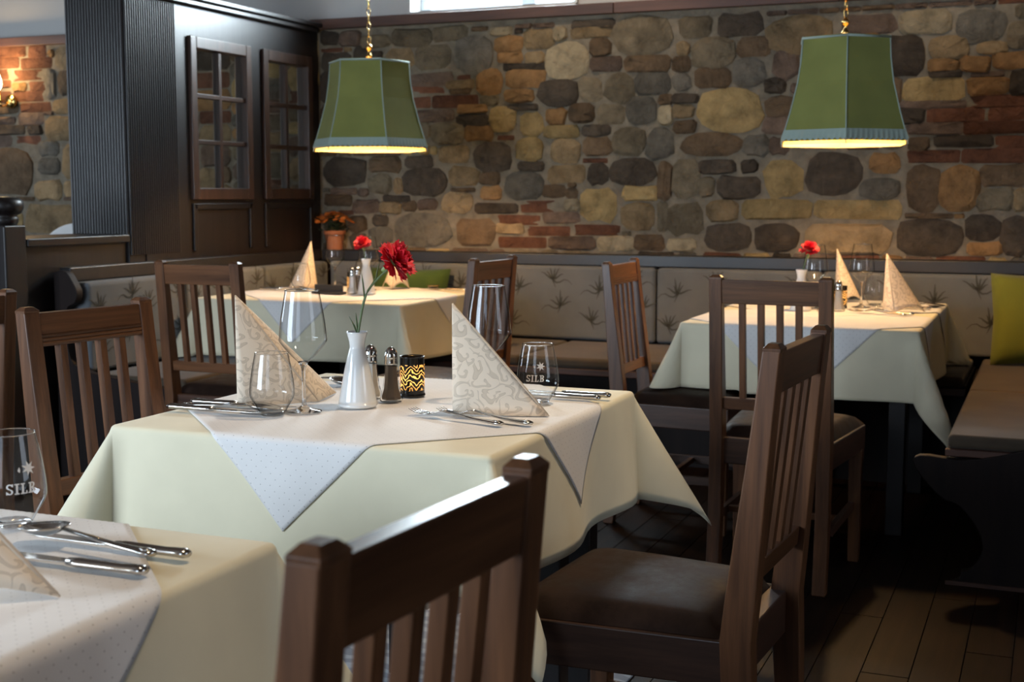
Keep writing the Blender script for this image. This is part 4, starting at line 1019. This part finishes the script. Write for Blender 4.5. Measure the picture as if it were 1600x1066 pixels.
def curve3(pts, n=5):
    out = []
    for i in range(len(pts) - 1):
        p0, p1, p2, p3 = [Vector(pts[j]) for j in (max(i - 1, 0), i, i + 1, min(i + 2, len(pts) - 1))]
        for k in range(n):
            t = k / n; out.append(.5 * (2 * p1 + (p2 - p0) * t + (2 * p0 - 5 * p1 + 4 * p2 - p3) * t * t + (-p0 + 3 * p1 - 3 * p2 + p3) * t ** 3))
    return out + [Vector(pts[-1])]
def im(r, z, f=0): return (r * .924 - f * .383, r * .383 + f * .924, z)    # r to the right of the viewer, f away
carnation('large red carnation leaning right from the vase on the middle table', (-1.41, 2.515), [im(-.004, .112), im(.003, .165), im(.020, .245), im(.050, .285), im(.070, .302)], im(.081, .318), im(.80, .62, -.25), .051,
          [(im(.001, .16), im(-.018, .040)), (im(.002, .16), im(-.004, .048)), (im(.018, .24), im(.028, .050)), (im(.018, .235), im(-.006, .060)), (im(.042, .275), im(.010, .045))])
carnation('red carnation in the vase on the right-hand table', (-.945, 5.33), [im(0, .112), im(.008, .17), im(.022, .225)], im(.028, .242), im(.1, 1, -.3), .042, None)
carnation('red carnation in the vase on the corner table', (-2.99, 5.43), [im(0, .112), im(-.004, .17), im(-.012, .215)], im(-.016, .232), im(-.25, 1, -.4), .046, None)

def shaker(label, x, y, fill_, z=CT):
    t = thing('shaker', label, 'shaker', (x, y, z), 0, 'glass shakers')
    MB().lathe([(.024, 0), (.0275, .004), (.0265, .012), (.0205, .03), (.0165, .06), (.0145, .086)], 8, cap0=True).build('glass_body', 'thin_glass', t)
    MB().lathe([(.0, .006), (.022, .006), (.0225, .012), (.0175, .03), (.0145, .06), (.0128, .082), (0, .083)], 8).build('filling', fill_, t)
    MB().lathe([(.0150, .085), (.0155, .090), (.0142, .096), (.0150, .100), (.0145, .108), (.0115, .117), (.006, .123), (0, .125)], 24).build('cap', 'chrome', t, smooth=True)
    return t
sp1 = shaker('pepper shaker with chrome cap beside the candle on the middle table', -1.374, 2.605, 'pepper_grain')
ss1 = shaker('salt shaker half behind the vase on the middle table', -1.437, 2.625, 'salt_grain')
dup(sp1, (-.85, 5.31, CT), 0, 'pepper shaker behind the slatted chair on the right-hand table')
dup(ss1, (-.80, 5.36, CT), 0, 'salt shaker behind the slatted chair on the right-hand table')
dup(sp1, (-3.075, 5.50, CT), 0, 'pepper shaker beside the vase on the corner table')
dup(ss1, (-3.065, 5.43, CT), 0, 'salt shaker beside the vase on the corner table')

def candle(label, x, y, z=CT):
    t = thing('candle_holder', label, 'candle', (x, y, z), 0, 'black candle glasses')
    n = 40; mb = MB(); vs = []; fs = []; uv = []
    for k, zz in enumerate((.006, .092)):
        for i in range(n + 1):
            a = 2 * PI * i / n - PI; vs.append((.0285 * math.cos(a), .0285 * math.sin(a), zz)); uv.append((2.1 * i / n, k))
    for i in range(n): fs.append((i, i + 1, n + 2 + i, n + 1 + i))
    mb.add(vs, fs, uv).build('pierced_glass', 'candle_glass', t, smooth=True, fix=False)
    MB().lathe([(0, 0), (.029, 0), (.0305, .003), (.029, .007), (0, .008)], 36).build('base', 'black_gloss', t, smooth=True, autosmooth=.7)
    MB().lathe([(.0285, .0905), (.0296, .092), (.0285, .0935), (.0274, .092), (.0285, .0905)], 40).build('rim', 'black_gloss', t, smooth=True)
    w = MB().lathe([(0, .009), (.019, .009), (.019, .022), (0, .021)], 24).build('tea_light', 'wax', t, smooth=True, autosmooth=.7)
    MB().lathe([(.0005, .022), (.0035, .027), (.004, .032), (.002, .042), (.0003, .048)], 12).build('flame', 'flame_glow', t, smooth=True)
    point('candle_light', (0, 0, .045), .10, (1, .58, .2), .006, t)
    return t
candle('glowing black candle glass with pierced waves on the middle table', -1.369, 2.70)
candle('small candle glass beside the shakers on the corner table', -3.135, 5.56)
candle('small candle glass behind the slatted chair on the right-hand table', -.815, 5.50)

# cutlery: local +x runs from the handle end to the tip
def handle(mb, L, tip):
    pts = [(0, 0, .0045), (.006, 0, .005), (.012, 0, .005), (.03, 0, .0055), (.06, 0, .0065), (L, 0, tip)]
    mb.sweep(pts, [(.006, .0028), (.0092, .0036), (.0085, .0034), (.0066, .003), (.0050, .0026), (.0030, .0020)], 12, up=(0, 0, 1))
    mb.sweep([(.004, 0, .0078), (.012, 0, .0082), (.02, 0, .0082)], [(.004, .001), (.006, .0012), (.002, .0006)], 8, up=(0, 0, 1))
def make_knife(label, loc, rz):
    t = thing('table_knife', label, 'knife', loc, rz, 'table knives')
    mb = MB(); mb.sweep([(0, 0, .006), (.006, 0, .0065), (.014, 0, .0065), (.03, 0, .006), (.085, 0, .006), (.098, 0, .006)], [(.006, .0035), (.009, .0055), (.0082, .005), (.0072, .0046), (.0085, .005), (.006, .004)], 12, up=(0, 0, 1))
    mb.build('handle', 'steel', t, smooth=True)
    pf = [(.096, -.005), (.11, -.0085), (.17, -.0095), (.20, -.008), (.214, -.003), (.216, .004), (.20, .0068), (.12, .0065), (.096, .005)]
    MB().prism(pf, lambda a, b_, q: (a, b_, q), .0048, .0064).build('blade', 'steel', t, bevel=.0005)
    return t
def make_fork(label, loc, rz):
    t = thing('table_fork', label, 'fork', loc, rz, 'table forks')
    mb = MB(); handle(mb, .125, .014); mb.build('handle', 'steel', t, smooth=True)
    mb = MB(); mb.sweep([(.122, 0, .014), (.135, 0, .0125), (.148, 0, .0085), (.158, 0, .006)], [(.0032, .002), (.0065, .0015), (.0115, .0012), (.0122, .0012)], 12, up=(0, 0, 1)); mb.build('head', 'steel', t, smooth=True)
    for k in range(4):
        y = (k - 1.5) * .0065
        MB().sweep([(.155, y, .0062), (.17, y, .0050), (.19, y, .0068), (.204, y * .95, .011)], [(.0022, .0011), (.0020, .0010), (.0017, .0009), (.0008, .0005)], 8, up=(0, 0, 1)).build('tine', 'steel', t, smooth=True)
    return t
def make_spoon(label, loc, rz, lift=0):
    t = thing('table_spoon', label, 'spoon', loc, rz, 'table spoons')
    mb = MB(); handle(mb, .14, .013); mb.build('handle', 'steel', t, smooth=True)
    mb = MB(); n, m_ = 20, 7; vs = []; fs = []
    for i in range(m_ + 1):
        s = i / m_
        for k in range(n):
            a = 2 * PI * k / n; e = 1 + .12 * math.cos(a) * -1
            vs.append((.172 + .036 * s * math.cos(a), .0225 * s * math.sin(a) * e, .0015 + .0105 * s * s + .004 * s * s * -math.cos(a)))
    for i in range(m_):
        for k in range(n): fs.append((i * n + k, i * n + (k + 1) % n, (i + 1) * n + (k + 1) % n, (i + 1) * n + k))
    mb.add(vs, fs).build('bowl', 'steel', t, smooth=True, solid=.0014)
    return t
def bigger(t): t.scale = (1.2, 1.2, 1.2); return t
def along(p, q): return math.atan2(q[1] - p[1], q[0] - p[0])
k0 = bigger(make_knife('outer table knife beside the left setting of the middle table', (-1.775, 2.325, CT), .02))
dup(k0, (-1.77, 2.405, CT), .06, 'inner table knife beside the left setting of the middle table')
s0 = bigger(make_spoon('table spoon between the knives at the left setting of the middle table', (-1.765, 2.365, CT), .03))
dup(s0, (-1.80, 2.835, CT), -.25, 'spoon with its bowl showing between left napkin and vase')
f0_ = bigger(make_fork('fork nearer the table edge at the right setting of the middle table', (-1.018, 2.405, CT), along((-.994, 2.401), (-1.245, 2.471))))
dup(f0_, (-.965, 2.432, CT), along((-.949, 2.427), (-1.216, 2.50)), 'fork nearer the right napkin of the middle table')
dup(k0, (-.94, 2.79, CT), PI - .05, 'nearer of two knives behind the right napkin of the middle table')
dup(k0, (-.93, 2.835, CT), PI + .0, 'farther of two knives behind the right napkin of the middle table')
dup(k0, (-1.009, 1.355, CT), PI - .02, 'farther knife under the spoon on the foreground table')
dup(k0, (-1.011, 1.272, CT), PI + .01, 'nearer knife on the foreground table')
dup(s0, (-1.028, 1.309, CT + .012), along((-1.008, 1.309), (-1.24, 1.345)), 'large spoon crossing the knives on the foreground table')
dup(f0_, (-.525, 5.235, CT), PI - .35, 'fork in front of the right napkin on the right-hand table')
dup(f0_, (-.50, 5.27, CT), PI - .30, 'fork close to the right napkin on the right-hand table')
dup(k0, (-.46, 5.56, CT), PI + .02, 'knife behind the right napkin on the right-hand table')
dup(s0, (-.66, 5.66, CT), .15, 'spoon at the far side of the right napkin on the right-hand table')
dup(k0, (-3.62, 5.49, CT), .03, 'knife at the left setting of the corner table')
dup(s0, (-3.62, 5.54, CT), .05, 'spoon at the left setting of the corner table')
dup(k0, (-2.64, 5.80, CT), PI, 'knife at the right setting of the corner table')
mn = thing('menu_holder', 'low black menu holder on the corner table', 'holder', (-3.17, 5.39, CT), -.15, None)
MB().bb(-.085, .085, -.028, .028, 0, .012).build('foot', 'black_card', mn, bevel=.003)
MB().box((0, 0, .026), (.165, .012, .034)).build('board', 'black_card', mn, bevel=.002)
ds_ = thing('salt_dish', 'small dark dish at the far right of the corner table', 'dish', (-2.86, 5.88, CT))
MB().lathe([(0, .001), (.022, .001), (.028, .010), (.0285, .016), (.026, .015), (.02, .006), (0, .005)], 24).build('bowl', 'black_gloss', ds_, smooth=True)
MB().lathe([(.0285, .015), (.031, .017), (.0285, .018)], 24).build('rim', 'brass', ds_, smooth=True)

# pale patterned rug under the middle table
rg = thing('rug', 'pale patterned rug on the floor under the middle table', 'rug', (-1.55, 2.75, .001))
MB().bb(-.62, .60, -.62, .62, 0, .006).build('pile', 'rug_weave', rg, bevel=.002)
fr_m = MB()
for i in range(60):
    for s in (-1, 1): fr_m.bb(-.61 + i * .0205, -.606 + i * .0205, s * .62, s * .64, 0, .003)
o = fr_m.build('fringe', 'cloth_white', rg); o['kind'] = 'stuff'
